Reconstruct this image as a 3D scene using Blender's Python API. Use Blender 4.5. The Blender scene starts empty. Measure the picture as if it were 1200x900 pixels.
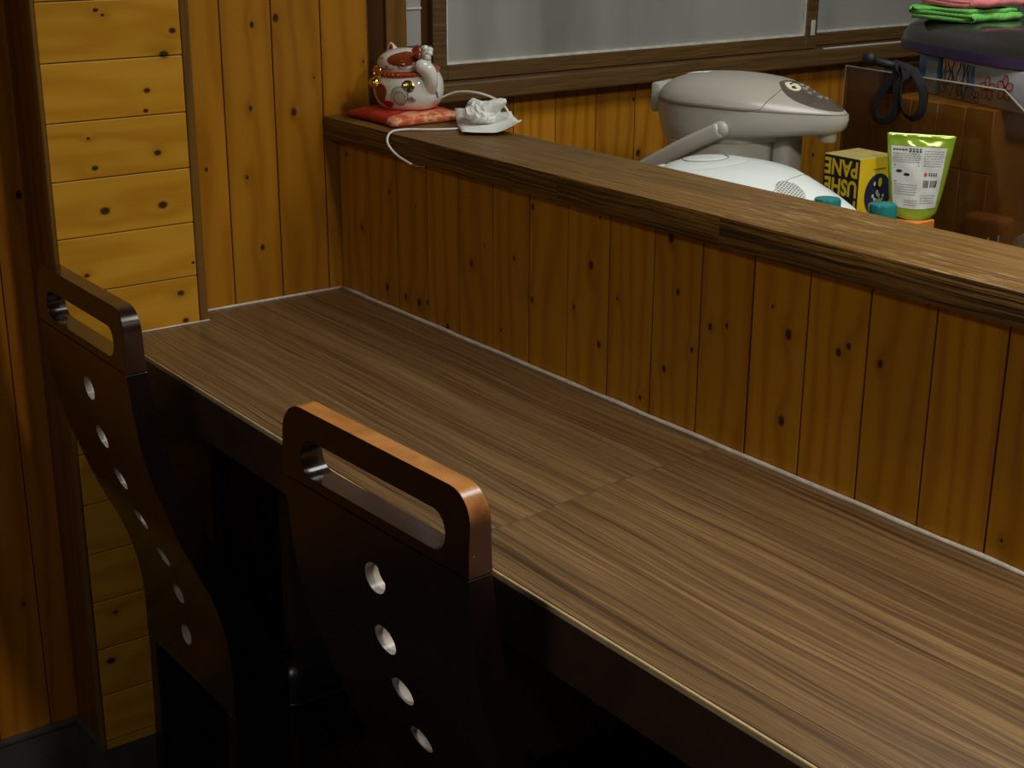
import bpy, bmesh, math, random
from mathutils import Vector, Matrix
random.seed(7)
C = bpy.context.collection
SC = bpy.context.scene
PI = math.pi

# ------------------------------------------------------------------ camera
cam_d = bpy.data.cameras.new('camera')
cam = bpy.data.objects.new('camera', cam_d)
C.objects.link(cam)
cam_d.sensor_fit = 'HORIZONTAL'
cam_d.sensor_width = 36.0
cam_d.lens = 36.0 * 1716.4 / 1200.0
cam_d.clip_start = 0.02
_r = Vector((0.59555046, 0.80330441, 0.0046558))
_d = Vector((0.26433923, -0.19049519, -0.94542919))
_f = Vector((-0.75858053, 0.5642815, -0.32579437))
_m = Matrix((( _r.x, -_d.x, -_f.x, 2.0274),
             ( _r.y, -_d.y, -_f.y, -1.1626),
             ( _r.z, -_d.z, -_f.z, 1.5825),
             (0, 0, 0, 1)))
cam.matrix_world = _m
SC.camera = cam

# ------------------------------------------------------------------ world, lights, exposure
w = bpy.data.worlds.new('world')
SC.world = w
w.use_nodes = True
w.node_tree.nodes['Background'].inputs[0].default_value = (1.0, 0.9, 0.75, 1)
w.node_tree.nodes['Background'].inputs[1].default_value = 0.010
SC.view_settings.view_transform = 'Standard'
SC.view_settings.look = 'None'
SC.view_settings.gamma = 1.0
SC.view_settings.exposure = 0.0
SC.view_settings.use_curve_mapping = False


def area(name, loc, sx, sy, power, col=(1, 1, 1), rot=(0, 0, 0)):
    l = bpy.data.lights.new(name, 'AREA')
    l.shape = 'RECTANGLE'
    l.size = sx
    l.size_y = sy
    l.energy = power
    l.color = col
    o = bpy.data.objects.new(name, l)
    o.location = loc
    o.rotation_euler = rot
    C.objects.link(o)
    return o


area('lamp_over_counter', (2.10, -0.15, 2.30), 0.35, 0.14, 19.0, (1.0, 0.93, 0.82))
area('ceiling_lamp_over_aisle', (1.20, -1.50, 2.00), 0.30, 0.30, 5.2, (1.0, 0.95, 0.86))
area('ceiling_lamp_over_kitchen', (1.10, 0.60, 2.40), 0.50, 1.10, 13.5, (0.97, 1.0, 0.95))


# ------------------------------------------------------------------ node helpers
class NT:
    def __init__(self, name):
        self.m = bpy.data.materials.new(name)
        self.m.use_nodes = True
        self.t = self.m.node_tree
        self.bsdf = self.t.nodes['Principled BSDF']
        self.co = None

    def n(self, typ, **kw):
        nd = self.t.nodes.new(typ)
        for k, v in kw.items():
            setattr(nd, k, v)
        return nd

    def put(self, sock, v):
        if isinstance(v, bpy.types.NodeSocket):
            self.t.links.new(v, sock)
        else:
            sock.default_value = v

    def math(self, op, a, b=0.0, c=None, clamp=False):
        nd = self.n('ShaderNodeMath', operation=op)
        nd.use_clamp = clamp
        self.put(nd.inputs[0], a)
        self.put(nd.inputs[1], b)
        if c is not None:
            self.put(nd.inputs[2], c)
        return nd.outputs[0]

    def xyz(self):
        if self.co is None:
            tc = self.n('ShaderNodeTexCoord')
            self.coord = tc.outputs['Object']
            sp = self.n('ShaderNodeSeparateXYZ')
            self.t.links.new(self.coord, sp.inputs[0])
            self.co = {'X': sp.outputs[0], 'Y': sp.outputs[1], 'Z': sp.outputs[2]}
        return self.co

    def vec(self, x, y, z):
        nd = self.n('ShaderNodeCombineXYZ')
        for i, v in enumerate((x, y, z)):
            self.put(nd.inputs[i], v)
        return nd.outputs[0]

    def noise(self, v, scale=1.0, detail=3.0, rough=0.5):
        nd = self.n('ShaderNodeTexNoise')
        self.put(nd.inputs['Vector'], v)
        nd.inputs['Scale'].default_value = scale
        nd.inputs['Detail'].default_value = detail
        nd.inputs['Roughness'].default_value = rough
        return nd.outputs[0]

    def white(self, wv):
        nd = self.n('ShaderNodeTexWhiteNoise', noise_dimensions='1D')
        self.put(nd.inputs['W'], wv)
        return nd.outputs[0]

    def ramp(self, fac, stops):
        nd = self.n('ShaderNodeValToRGB')
        el = nd.color_ramp.elements
        while len(el) < len(stops):
            el.new(0.5)
        for e, (p, c) in zip(el, stops):
            e.position = p
            e.color = (c[0], c[1], c[2], 1)
        self.put(nd.inputs[0], fac)
        return nd.outputs[0]

    def mix(self, fac, a, b, mode='MIX'):
        nd = self.n('ShaderNodeMix', data_type='RGBA', blend_type=mode)
        self.put(nd.inputs[0], fac)
        for i, v in ((6, a), (7, b)):
            if isinstance(v, (tuple, list)):
                v = (v[0], v[1], v[2], 1)
            self.put(nd.inputs[i], v)
        return nd.outputs[2]

    def smooth(self, v, a, b, lo=0.0, hi=1.0):
        nd = self.n('ShaderNodeMapRange', interpolation_type='SMOOTHSTEP')
        self.put(nd.inputs[0], v)
        nd.inputs[1].default_value = a
        nd.inputs[2].default_value = b
        nd.inputs[3].default_value = lo
        nd.inputs[4].default_value = hi
        return nd.outputs[0]

    def bump(self, h, strength=0.3, dist=0.002):
        nd = self.n('ShaderNodeBump')
        nd.inputs['Strength'].default_value = strength
        nd.inputs['Distance'].default_value = dist
        self.put(nd.inputs['Height'], h)
        self.t.links.new(nd.outputs[0], self.bsdf.inputs['Normal'])

    def set(self, **kw):
        for k, v in kw.items():
            s = self.bsdf.inputs[k.replace('_', ' ')]
            if isinstance(v, tuple) and len(v) == 3 and s.type == 'RGBA':
                v = (v[0], v[1], v[2], 1)
            self.put(s, v)
        return self.m


def plain(name, col, rough=0.5, var=0.08, scale=30.0, **kw):
    """a solid colour with a faint procedural mottling"""
    n = NT(name)
    n.xyz()
    f = n.noise(n.coord, scale, 2)
    c2 = tuple(min(1.0, c * (1 + var)) for c in col)
    c1 = tuple(c * (1 - var) for c in col)
    return n.set(Base_Color=n.ramp(f, [(0.3, c1), (0.7, c2)]), Roughness=rough, **kw)


def pine(name, across, along, pitch, off, light, dark, knots, rough=0.33, board_var=0.22,
         k_elong=0.72, grain=190.0, spec=0.35, knot=1.0):
    n = NT(name)
    c = n.xyz()
    A, L = c[across], c[along]
    idx = n.math('FLOOR', n.math('DIVIDE', n.math('SUBTRACT', A, off), pitch))
    rnd = n.white(idx)
    rnd2 = n.white(n.math('ADD', idx, 37.3))
    kd = None
    pv = n.vec(A, n.math('MULTIPLY', L, k_elong), 0.0)
    for i, (ka, kl) in enumerate(knots):
        rr = (0.0025, 0.0046, 0.0018, 0.0034, 0.0030)[i % 5] * knot
        s = n.n('ShaderNodeVectorMath', operation='SUBTRACT')
        n.t.links.new(pv, s.inputs[0])
        s.inputs[1].default_value = (ka, kl * k_elong, 0)
        ln = n.n('ShaderNodeVectorMath', operation='LENGTH')
        n.t.links.new(s.outputs[0], ln.inputs[0])
        d = n.math('DIVIDE', ln.outputs['Value'], rr)
        kd = d if kd is None else n.math('MINIMUM', kd, d)
    if kd is None:
        kd = 50.0
    halo = n.math('POWER', 2.718, n.math('MULTIPLY', kd, -0.45))
    wob = n.noise(n.vec(n.math('MULTIPLY', A, 9.0), n.math('MULTIPLY', L, 1.6), n.math('MULTIPLY', rnd, 40.0)), 1.0, 2)
    ph = n.math('ADD', n.math('MULTIPLY', A, grain),
                n.math('ADD', n.math('MULTIPLY', wob, 26.0),
                       n.math('ADD', n.math('MULTIPLY', halo, 5.0), n.math('MULTIPLY', rnd, 60.0))))
    ring = n.math('MULTIPLY_ADD', n.math('SINE', ph), 0.5, 0.5)
    ring = n.math('POWER', ring, 2.2)
    fine = n.noise(n.vec(n.math('MULTIPLY', A, 260.0), n.math('MULTIPLY', L, 5.0), n.math('MULTIPLY', rnd, 9.0)), 1.0, 3)
    blot = n.noise(n.vec(n.math('MULTIPLY', A, 7.0), n.math('MULTIPLY', L, 3.0), rnd), 1.0, 2)
    f = n.math('ADD', n.math('MULTIPLY', ring, 0.42), n.math('MULTIPLY', fine, 0.35))
    f = n.math('ADD', f, n.math('MULTIPLY', blot, 0.25))
    col = n.ramp(f, [(0.15, light), (0.85, dark)])
    br = n.math('MULTIPLY_ADD', rnd2, board_var, 1.0 - board_var * 0.6)
    bn = n.n('ShaderNodeCombineXYZ')
    for i in range(3):
        n.put(bn.inputs[i], br)
    col = n.mix(1.0, col, bn.outputs[0], 'MULTIPLY')
    col = n.mix(n.math('MULTIPLY', halo, 0.55), col, tuple(x * 0.55 for x in dark))
    col = n.mix(n.smooth(kd, 1.35, 0.65, 0, 0.93), col, (0.030, 0.010, 0.003))
    n.bump(n.math('ADD', ring, fine), 0.08, 0.001)
    return n.set(Base_Color=col, Roughness=rough, Specular_IOR_Level=spec)


def laminate(name):
    n = NT(name)
    c = n.xyz()
    X, Y = c['X'], c['Y']
    lane = n.math('FLOOR', n.math('DIVIDE', Y, 0.068))
    seam = n.math('MULTIPLY_ADD', Y, -0.070, 0.886)
    seam = n.math('ADD', seam, n.math('MULTIPLY_ADD', n.white(lane), 0.016, -0.008))
    side = n.math('GREATER_THAN', X, seam)
    sd = n.math('MULTIPLY', side, 7.7)
    wob = n.noise(n.vec(n.math('MULTIPLY', X, 2.2), n.math('MULTIPLY', Y, 6.0), sd), 1.0, 2)
    Yw = n.math('ADD', Y, n.math('MULTIPLY', wob, 0.030))
    broad = n.noise(n.vec(n.math('MULTIPLY', X, 0.9), n.math('MULTIPLY', Yw, 26.0), sd), 1.0, 2)
    mid = n.noise(n.vec(n.math('MULTIPLY', X, 1.6), n.math('MULTIPLY', Yw, 140.0), sd), 1.0, 4, 0.7)
    fine = n.noise(n.vec(n.math('MULTIPLY', X, 5.0), n.math('MULTIPLY', Yw, 450.0), sd), 1.0, 3, 0.65)
    pores = n.noise(n.vec(n.math('MULTIPLY', X, 60.0), n.math('MULTIPLY', Y, 700.0), sd), 1.0, 1)
    f = n.math('MULTIPLY_ADD', broad, 0.22, n.math('MULTIPLY_ADD', mid, 0.44, n.math('MULTIPLY', fine, 0.34)))
    col = n.ramp(f, [(0.38, (0.060, 0.030, 0.012)), (0.46, (0.132, 0.073, 0.030)), (0.54, (0.215, 0.126, 0.052)),
                     (0.63, (0.31, 0.188, 0.077))])
    col = n.mix(n.smooth(pores, 0.62, 0.72, 0, 0.28), col, (0.05, 0.028, 0.014))
    near = n.smooth(n.math('ABSOLUTE', n.math('SUBTRACT', X, seam)), 0.0016, 0.0006, 0, 0.35)
    col = n.mix(near, col, (0.05, 0.03, 0.015))
    n.bump(n.math('ADD', mid, fine), 0.06, 0.0006)
    return n.set(Base_Color=col, Roughness=0.36)


def rough_board(name, light, dark, ridge=1.0, scratches=True, along='X'):
    """rough sawn stained board, grain along X"""
    n = NT(name)
    c = n.xyz()
    X, Y, Z = (c['X'], c['Y'], c['Z']) if along == 'X' else (c['Y'], c['X'], c['Z'])
    seg = n.math('ADD', n.math('GREATER_THAN', X, 0.885), n.math('GREATER_THAN', n.math('MULTIPLY_ADD', Y, -0.25, X), 0.60))
    sg = n.math('MULTIPLY', seg, 5.3)
    wob = n.noise(n.vec(n.math('MULTIPLY', X, 5.0), n.math('MULTIPLY', Y, 8.0), n.math('ADD', sg, n.math('MULTIPLY', Z, 8.0))), 1.0, 2)
    Zw = n.math('MULTIPLY_ADD', wob, 0.018, n.math('ADD', Z, n.math('MULTIPLY', Y, 0.8)))
    g = n.noise(n.vec(n.math('MULTIPLY', X, 7.0), n.math('MULTIPLY', Zw, 300.0), sg), 1.0, 3, 0.6)
    broad = n.noise(n.vec(n.math('MULTIPLY', X, 1.5), n.math('MULTIPLY', Y, 30.0), sg), 1.0, 3)
    f = n.math('MULTIPLY_ADD', g, 0.65, n.math('MULTIPLY', broad, 0.35))
    col = n.ramp(f, [(0.36, dark), (0.62, light)])
    if scratches:
        gn = n.n('ShaderNodeNewGeometry')
        gs = n.n('ShaderNodeSeparateXYZ')
        n.t.links.new(gn.outputs['True Normal'], gs.inputs[0])
        fr = n.smooth(n.math('ABSOLUTE', gs.outputs[1]), 0.5, 0.8)
        g2 = n.noise(n.vec(n.math('MULTIPLY', X, 4.0), n.math('MULTIPLY', Zw, 210.0), sg), 1.0, 2, 0.5)
        rid = n.math('MULTIPLY', fr, n.smooth(g2, 0.56, 0.42))
        col = n.mix(n.math('MULTIPLY', rid, 0.80), col, (0.022, 0.010, 0.003))
        s1 = n.noise(n.vec(n.math('MULTIPLY', X, 24.0), n.math('MULTIPLY', Y, 430.0), n.math('MULTIPLY', Z, 10.0)), 1.0, 1)
        s2 = n.noise(n.vec(n.math('MULTIPLY', X, 5.0), n.math('MULTIPLY', Y, 12.0), 3.3), 1.0, 2)
        wear = n.smooth(X, 0.75, 1.0)
        sm = n.math('MULTIPLY', n.smooth(s1, 0.61, 0.64), n.math('MULTIPLY', n.smooth(s2, 0.46, 0.56), wear))
        geo = n.n('ShaderNodeNewGeometry')
        up = n.n('ShaderNodeSeparateXYZ')
        n.t.links.new(geo.outputs['Normal'], up.inputs[0])
        sm = n.math('MULTIPLY', sm, n.smooth(up.outputs[2], 0.5, 0.9))
        col = n.mix(n.math('MULTIPLY', sm, 0.8), col, (0.55, 0.36, 0.18))
    n.bump(g, ridge, 0.006)
    return n.set(Base_Color=col, Roughness=0.42)


# ------------------------------------------------------------------ materials
K_PLANK = [(z, y) for y, z in ((-0.398, 1.412), (-0.409, 1.136), (-0.389, 1.405), (-0.289, 1.379), (-0.333, 1.299), (-0.337, 1.271), (-0.322, 1.134), (-0.424, 1.240), (-0.324, 1.210), (-0.418, 1.198), (-0.444, 1.047), (-0.304, 1.347), (-0.281, 1.042), (-0.304, 0.999), (-0.299, 0.956), (-0.448, 0.514), (-0.462, 0.434))]
K_END = [(-0.162, 1.149), (-0.101, 1.384), (-0.039, 1.291), (-0.141, 1.376), (-0.150, 1.253), (-0.229, 1.168), (-0.077, 1.241), (0.050, 1.309), (-0.142, 1.036)]
K_PART = [(0.024, 1.171), (0.138, 0.980), (0.222, 1.122), (0.150, 1.132), (0.065, 1.061), (0.468, 1.094), (0.228, 0.976), (0.398, 1.097), (0.366, 1.065), (0.190, 0.976), (0.250, 0.981), (0.304, 0.955), (0.438, 0.984), (0.508, 1.172), (0.508, 1.044), (0.599, 1.055), (0.632, 1.118), (0.647, 1.182), (0.651, 1.017), (0.794, 1.119), (0.822, 1.054), (0.779, 1.182), (0.684, 1.086), (0.775, 1.018), (0.851, 1.090), (0.878, 1.098), (0.973, 1.111), (0.947, 1.137), (1.045, 1.109), (1.058, 1.119), (0.733, 0.968), (0.971, 1.009), (1.267, 0.974), (1.101, 1.111)]
K_LEFT = [(-0.547, 0.505), (-0.487, 1.147), (-0.60, 0.9)]
K_WIN = [(0.627, 1.203), (0.642, 1.103), (0.95, 1.12), (1.12, 1.05)]

PITCH = 0.0830
M = {}
M['end'] = pine('honey_pine_upright', 'Y', 'Z', 0.084, -0.193, (0.46, 0.195, 0.012), (0.33, 0.122, 0.005), K_END)
M['plank'] = pine('golden_pine_level', 'Z', 'Y', 0.0807, 1.3448, (0.64, 0.325, 0.026), (0.49, 0.212, 0.011), K_PLANK, grain=70.0, board_var=0.10, spec=0.25, knot=1.15)
M['left'] = pine('orange_pine_upright', 'Y', 'Z', PITCH, -0.525, (0.40, 0.150, 0.008), (0.30, 0.092, 0.004), K_LEFT)
M['part'] = pine('amber_pine_upright', 'X', 'Z', PITCH, 0.086, (0.54, 0.255, 0.011), (0.37, 0.145, 0.004), K_PART, board_var=0.15)
M['win'] = pine('amber_pine_window', 'Y', 'Z', 0.0926, 0.446, (0.52, 0.22, 0.014), (0.33, 0.115, 0.006), K_WIN)
M['laminate'] = laminate('walnut_laminate')
M['cap'] = rough_board('rough_brown_board', (0.285, 0.148, 0.030), (0.115, 0.052, 0.010), 1.0)
M['frame'] = rough_board('brown_window_wood', (0.16, 0.085, 0.026), (0.070, 0.036, 0.011), 0.12, False, 'Y')
M['post'] = pine('stained_post', 'Y', 'Z', 0.3, -0.9, (0.21, 0.105, 0.020), (0.13, 0.060, 0.010), [])
M['dark_post'] = pine('dark_stained_post', 'Y', 'Z', 0.3, -0.9, (0.075, 0.030, 0.008), (0.04, 0.015, 0.004), [])
M['side'] = pine('reddish_pine_side', 'X', 'Z', 0.3, -0.9, (0.20, 0.075, 0.012), (0.13, 0.045, 0.006), [])
M['edge'] = plain('pale_edge_strip', (0.50, 0.37, 0.19), 0.4, 0.15, 60)
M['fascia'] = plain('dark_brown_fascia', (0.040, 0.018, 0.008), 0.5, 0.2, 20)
M['caulk'] = plain('white_sealant', (0.75, 0.68, 0.58), 0.5, 0.15, 90)
M['black_lacquer'] = plain('black_brown_lacquer', (0.0075, 0.0030, 0.0024), 0.3, 0.2, 14, Coat_Weight=0.25, Coat_Roughness=0.15)
M['leather'] = plain('black_vinyl', (0.012, 0.011, 0.011), 0.30, 0.2, 80)
M['floor'] = plain('dark_floor', (0.035, 0.030, 0.026), 0.5, 0.3, 12)
M['ceiling'] = plain('ceiling_board', (0.10, 0.08, 0.06), 0.8, 0.1, 9)
M['rubber'] = plain('grey_skirting', (0.06, 0.06, 0.055), 0.45, 0.15, 25)
M['ledge'] = plain('grey_step', (0.22, 0.20, 0.18), 0.6, 0.2, 40)


def worn_material():
    n = NT('worn_brown_lacquer')
    n.xyz()
    f = n.noise(n.coord, 26.0, 4, 0.6)
    sp = n.noise(n.coord, 130.0, 2)
    z = n.co['Z']
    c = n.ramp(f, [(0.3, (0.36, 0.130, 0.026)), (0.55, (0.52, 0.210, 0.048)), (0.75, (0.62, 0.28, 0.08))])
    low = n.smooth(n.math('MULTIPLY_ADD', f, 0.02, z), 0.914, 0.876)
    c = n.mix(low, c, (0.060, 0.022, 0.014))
    c = n.mix(n.smooth(sp, 0.70, 0.76, 0, 0.6), c, (0.60, 0.36, 0.17))
    return n.set(Base_Color=c, Roughness=0.24, Coat_Weight=0.4, Coat_Roughness=0.15)


M['worn'] = worn_material()
M['rim'] = plain('dark_brown_rim', (0.030, 0.013, 0.009), 0.2, 0.3, 20, Coat_Weight=0.5, Coat_Roughness=0.1)
M['hole'] = plain('painted_hole_glint', (0.46, 0.40, 0.36), 0.3, 0.2, 70)  # pale hole walls: lamp reflection on the lacquer put into the colour


def frosted():
    n = NT('frosted_glass')
    c = n.xyz()
    streak = n.noise(n.vec(n.math('MULTIPLY', c['Y'], 5.0), n.math('MULTIPLY', c['Z'], 0.8), 1.7), 1.0, 3)
    sp = n.noise(n.vec(n.math('MULTIPLY', c['Y'], 60.0), n.math('MULTIPLY', c['Z'], 30.0), 0.0), 1.0, 2)
    col = n.ramp(streak, [(0.36, (0.25, 0.25, 0.22)), (0.50, (0.39, 0.38, 0.345)), (0.7, (0.42, 0.41, 0.37))])
    col = n.mix(n.smooth(sp, 0.72, 0.80, 0, 0.5), col, (0.5, 0.5, 0.48))
    return n.set(Base_Color=col, Roughness=0.38, Transmission_Weight=0.12, IOR=1.45)


M['frost'] = frosted()
M['putty'] = plain('grey_putty', (0.62, 0.62, 0.54), 0.6, 0.2, 60)
M['metal'] = plain('brushed_metal', (0.55, 0.54, 0.50), 0.3, 0.1, 60, Metallic=1.0)
M['steel'] = plain('polished_steel', (0.42, 0.40, 0.37), 0.16, 0.08, 12, Metallic=1.0)
M['gold'] = plain('gold', (0.85, 0.58, 0.14), 0.18, 0.1, 40, Metallic=1.0)
M['pot_grey'] = plain('warm_grey_plastic', (0.47, 0.455, 0.40), 0.32, 0.03, 8, Coat_Weight=0.15)
M['pot_lid'] = plain('taupe_plastic', (0.42, 0.385, 0.33), 0.30, 0.03, 8, Coat_Weight=0.15)
M['pot_panel'] = plain('brown_grey_panel', (0.105, 0.085, 0.070), 0.22, 0.1, 30)
M['cream'] = plain('cream_button', (0.75, 0.68, 0.47), 0.4, 0.05, 30)
M['white_plastic'] = plain('white_plastic', (0.78, 0.82, 0.80), 0.3, 0.02, 8, Coat_Weight=0.2)
M['white'] = plain('white_paper', (0.82, 0.82, 0.78), 0.8, 0.04, 50)
M['pale_mark'] = plain('pale_print', (0.6, 0.58, 0.5), 0.6, 0.05, 50)
M['ceramic'] = plain('white_glazed_ceramic', (0.80, 0.78, 0.70), 0.08, 0.03, 20, Coat_Weight=0.5)
M['brown_glaze'] = plain('red_brown_glaze', (0.24, 0.040, 0.012), 0.1, 0.15, 50, Coat_Weight=0.5)
M['red_glaze'] = plain('red_glaze', (0.42, 0.012, 0.018), 0.12, 0.15, 50)
M['collar'] = plain('red_collar', (0.40, 0.055, 0.022), 0.3, 0.25, 160)
M['red_cloth'] = plain('red_cushion_cloth', (0.50, 0.030, 0.012), 0.5, 0.25, 35)
M['orange_cloth'] = plain('orange_brocade', (0.66, 0.115, 0.030), 0.45, 0.3, 70)
M['brocade'] = plain('gold_brocade', (0.70, 0.40, 0.18), 0.45, 0.4, 90)
M['ink'] = plain('black_ink', (0.012, 0.012, 0.014), 0.5, 0.1, 40)
M['grey_ink'] = plain('grey_ink', (0.16, 0.16, 0.15), 0.5, 0.1, 40)
M['cord'] = plain('white_cord', (0.75, 0.73, 0.68), 0.4, 0.05, 40)
M['grey_line'] = plain('grey_groove', (0.30, 0.29, 0.26), 0.5, 0.05, 40)
M['yellow'] = plain('yellow_card', (0.80, 0.56, 0.015), 0.45, 0.05, 40)
M['kraft'] = plain('olive_card', (0.42, 0.34, 0.10), 0.6, 0.1, 40)
M['navy'] = plain('navy_print', (0.020, 0.026, 0.055), 0.5, 0.1, 40)
M['green_film'] = plain('green_foil', (0.30, 0.44, 0.035), 0.16, 0.12, 40, Metallic=0.25, Coat_Weight=0.6)
M['silver_film'] = plain('silver_film', (0.62, 0.63, 0.60), 0.25, 0.08, 60, Coat_Weight=0.6)
M['red_print'] = plain('red_print', (0.55, 0.03, 0.03), 0.5, 0.1, 40)
M['teal'] = plain('teal_cap', (0.02, 0.22, 0.21), 0.25, 0.15, 90)
M['bottle'] = plain('amber_bottle', (0.10, 0.035, 0.01), 0.1, 0.1, 20, Coat_Weight=0.5)
M['orange'] = plain('orange_card', (0.62, 0.20, 0.03), 0.5, 0.2, 40)
M['black'] = plain('black_plastic', (0.004, 0.004, 0.004), 0.6, 0.2, 40)
M['strap'] = plain('black_webbing', (0.005, 0.004, 0.004), 0.9, 0.2, 200)
M['wire'] = plain('black_wire', (0.006, 0.006, 0.006), 0.4, 0.2, 40)
M['cooker'] = plain('dark_grey_plastic', (0.030, 0.027, 0.026), 0.22, 0.15, 10, Coat_Weight=0.3)
M['purple'] = plain('purple_plastic', (0.055, 0.032, 0.11), 0.3, 0.15, 10)
M['blue'] = plain('blue_film', (0.07, 0.22, 0.55), 0.25, 0.2, 14)
M['sky'] = plain('pale_blue_film', (0.30, 0.44, 0.52), 0.25, 0.2, 14)
M['pink_towel'] = plain('pink_terry', (0.72, 0.20, 0.22), 0.95, 0.15, 220)
M['green_towel'] = plain('green_terry', (0.16, 0.52, 0.10), 0.95, 0.2, 220)
M['cloth_grey'] = plain('grey_wrap', (0.36, 0.35, 0.32), 0.5, 0.3, 40)
M['bread'] = plain('brown_crust', (0.36, 0.13, 0.03), 0.7, 0.3, 40)
M['wood_jar'] = plain('brown_turned_wood', (0.30, 0.14, 0.04), 0.5, 0.2, 40)
M['steeltop'] = plain('kitchen_steel', (0.30, 0.29, 0.27), 0.4, 0.1, 20, Metallic=0.8)
M['pink_print'] = plain('pink_print', (0.72, 0.33, 0.34), 0.5, 0.1, 40)
M['tin'] = plain('lilac_white_tin', (0.48, 0.48, 0.52), 0.35, 0.15, 50)


def smoky():
    n = NT('smoky_acrylic')
    c = n.xyz()
    f = n.noise(n.vec(n.math('MULTIPLY', c['X'], 6.0), 0.0, n.math('MULTIPLY', c['Z'], 1.0)), 1.0, 2)
    col = n.ramp(f, [(0.3, (0.060, 0.030, 0.010)), (0.7, (0.095, 0.048, 0.016))])
    n.set(Base_Color=col, Roughness=0.05)
    tr = n.n('ShaderNodeBsdfTransparent')
    tr.inputs[0].default_value = (0.85, 0.78, 0.66, 1)
    mx = n.n('ShaderNodeMixShader')
    mx.inputs[0].default_value = 0.34
    n.t.links.new(tr.outputs[0], mx.inputs[1])
    n.t.links.new(n.bsdf.outputs[0], mx.inputs[2])
    n.t.links.new(mx.outputs[0], n.t.nodes['Material Output'].inputs[0])
    return n.m


M['smoky'] = smoky()
M['crate'] = pine('brown_crate_boards', 'X', 'Z', 0.062, -0.2, (0.60, 0.27, 0.040), (0.42, 0.165, 0.018), [])


# ------------------------------------------------------------------ mesh helpers
def link(name, bm, mats, parent=None, smooth=False, loc=None):
    me = bpy.data.meshes.new(name)
    bmesh.ops.recalc_face_normals(bm, faces=bm.faces)
    if smooth:
        for f in bm.faces:
            f.smooth = True
    bm.to_mesh(me)
    bm.free()
    if not isinstance(mats, (list, tuple)):
        mats = [mats]
    for m in mats:
        me.materials.append(m)
    if smooth == 'angle':
        try:
            me.set_sharp_from_angle(angle=math.radians(38))
        except Exception:
            pass
    o = bpy.data.objects.new(name, me)
    C.objects.link(o)
    if parent is not None:
        o.parent = parent
    if loc is not None:
        o.location = loc
    return o


def thing(name, label, cat, loc=(0, 0, 0), rz=0.0, group=None):
    o = bpy.data.objects.new(name, None)
    o.empty_display_size = 0.05
    C.objects.link(o)
    o.location = loc
    o.rotation_euler = (0, 0, rz)
    return tag(o, label, cat, group)


def tag(o, label, cat, group=None):
    o['label'] = label
    o['category'] = cat
    if group:
        o['group'] = group
    return o


def struct(o):
    o['kind'] = 'structure'
    return o


def box(bm, x0, x1, y0, y1, z0, z1, bev=0.0, seg=2, mat=0):
    vs = [bm.verts.new(p) for p in ((x0, y0, z0), (x1, y0, z0), (x1, y1, z0), (x0, y1, z0),
                                    (x0, y0, z1), (x1, y0, z1), (x1, y1, z1), (x0, y1, z1))]
    fs = [bm.faces.new([vs[i] for i in q]) for q in
          ((3, 2, 1, 0), (4, 5, 6, 7), (0, 1, 5, 4), (1, 2, 6, 5), (2, 3, 7, 6), (3, 0, 4, 7))]
    for f in fs:
        f.material_index = mat
    if bev > 0:
        es = set(e for f in fs for e in f.edges)
        r = bmesh.ops.bevel(bm, geom=list(es), offset=bev, segments=seg, affect='EDGES', profile=0.5)
        for f in r['faces']:
            f.material_index = mat
    return bm


def BOX(*a, **k):
    return box(bmesh.new(), *a, **k)


def loft(bm, rings, cap0=True, cap1=True, closed=True, mat=0):
    vr = [[bm.verts.new(p) for p in r] for r in rings]
    n = len(vr[0])
    out = []
    for a, b in zip(vr[:-1], vr[1:]):
        for i in range(n if closed else n - 1):
            j = (i + 1) % n
            f = bm.faces.new((a[i], a[j], b[j], b[i]))
            f.material_index = mat
            out.append(f)
    if cap0:
        bm.faces.new(list(reversed(vr[0]))).material_index = mat
    if cap1:
        bm.faces.new(vr[-1]).material_index = mat
    return vr


def lathe(bm, prof, seg=32, cx=0.0, cy=0.0, mat=0):
    rings = [[(cx + r * math.cos(2 * PI * i / seg), cy + r * math.sin(2 * PI * i / seg), z) for i in range(seg)]
             for r, z in prof]
    loft(bm, rings, prof[0][0] > 0, prof[-1][0] > 0, mat=mat)
    return bm


def tube(bm, pts, r, seg=8, closed=False, mat=0, flat=None):
    """tube along a polyline; flat=(w,t) makes a ribbon"""
    P = [Vector(p) for p in pts]
    n = len(P)
    rings = []
    up = Vector((0, 0, 1))
    prev = None
    for i in range(n):
        a = P[(i - 1) % n] if (closed or i > 0) else P[i]
        b = P[(i + 1) % n] if (closed or i < n - 1) else P[i]
        t = (b - a)
        if t.length < 1e-9:
            t = Vector((1, 0, 0))
        t.normalize()
        if prev is None:
            s = t.cross(up)
            if s.length < 1e-3:
                s = t.cross(Vector((0, 1, 0)))
        else:
            s = prev - t * prev.dot(t)
        s.normalize()
        prev = s
        q = t.cross(s)
        rr = r[i] if isinstance(r, (list, tuple)) else r
        ring = []
        for k in range(seg):
            an = 2 * PI * k / seg
            if flat:
                ring.append(P[i] + s * (flat[0] * math.copysign(abs(math.cos(an)) ** 0.4, math.cos(an))) + q * (flat[1] * math.sin(an)))
            else:
                ring.append(P[i] + s * (rr * math.cos(an)) + q * (rr * math.sin(an)))
        rings.append(ring)
    if closed:
        rings.append(rings[0])
        vr = [[bm.verts.new(p) for p in rg] for rg in rings[:-1]]
        vr.append(vr[0])
        for a, b in zip(vr[:-1], vr[1:]):
            for k in range(seg):
                j = (k + 1) % seg
                bm.faces.new((a[k], a[j], b[j], b[k])).material_index = mat
    else:
        loft(bm, rings, mat=mat)
    return bm


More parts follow.
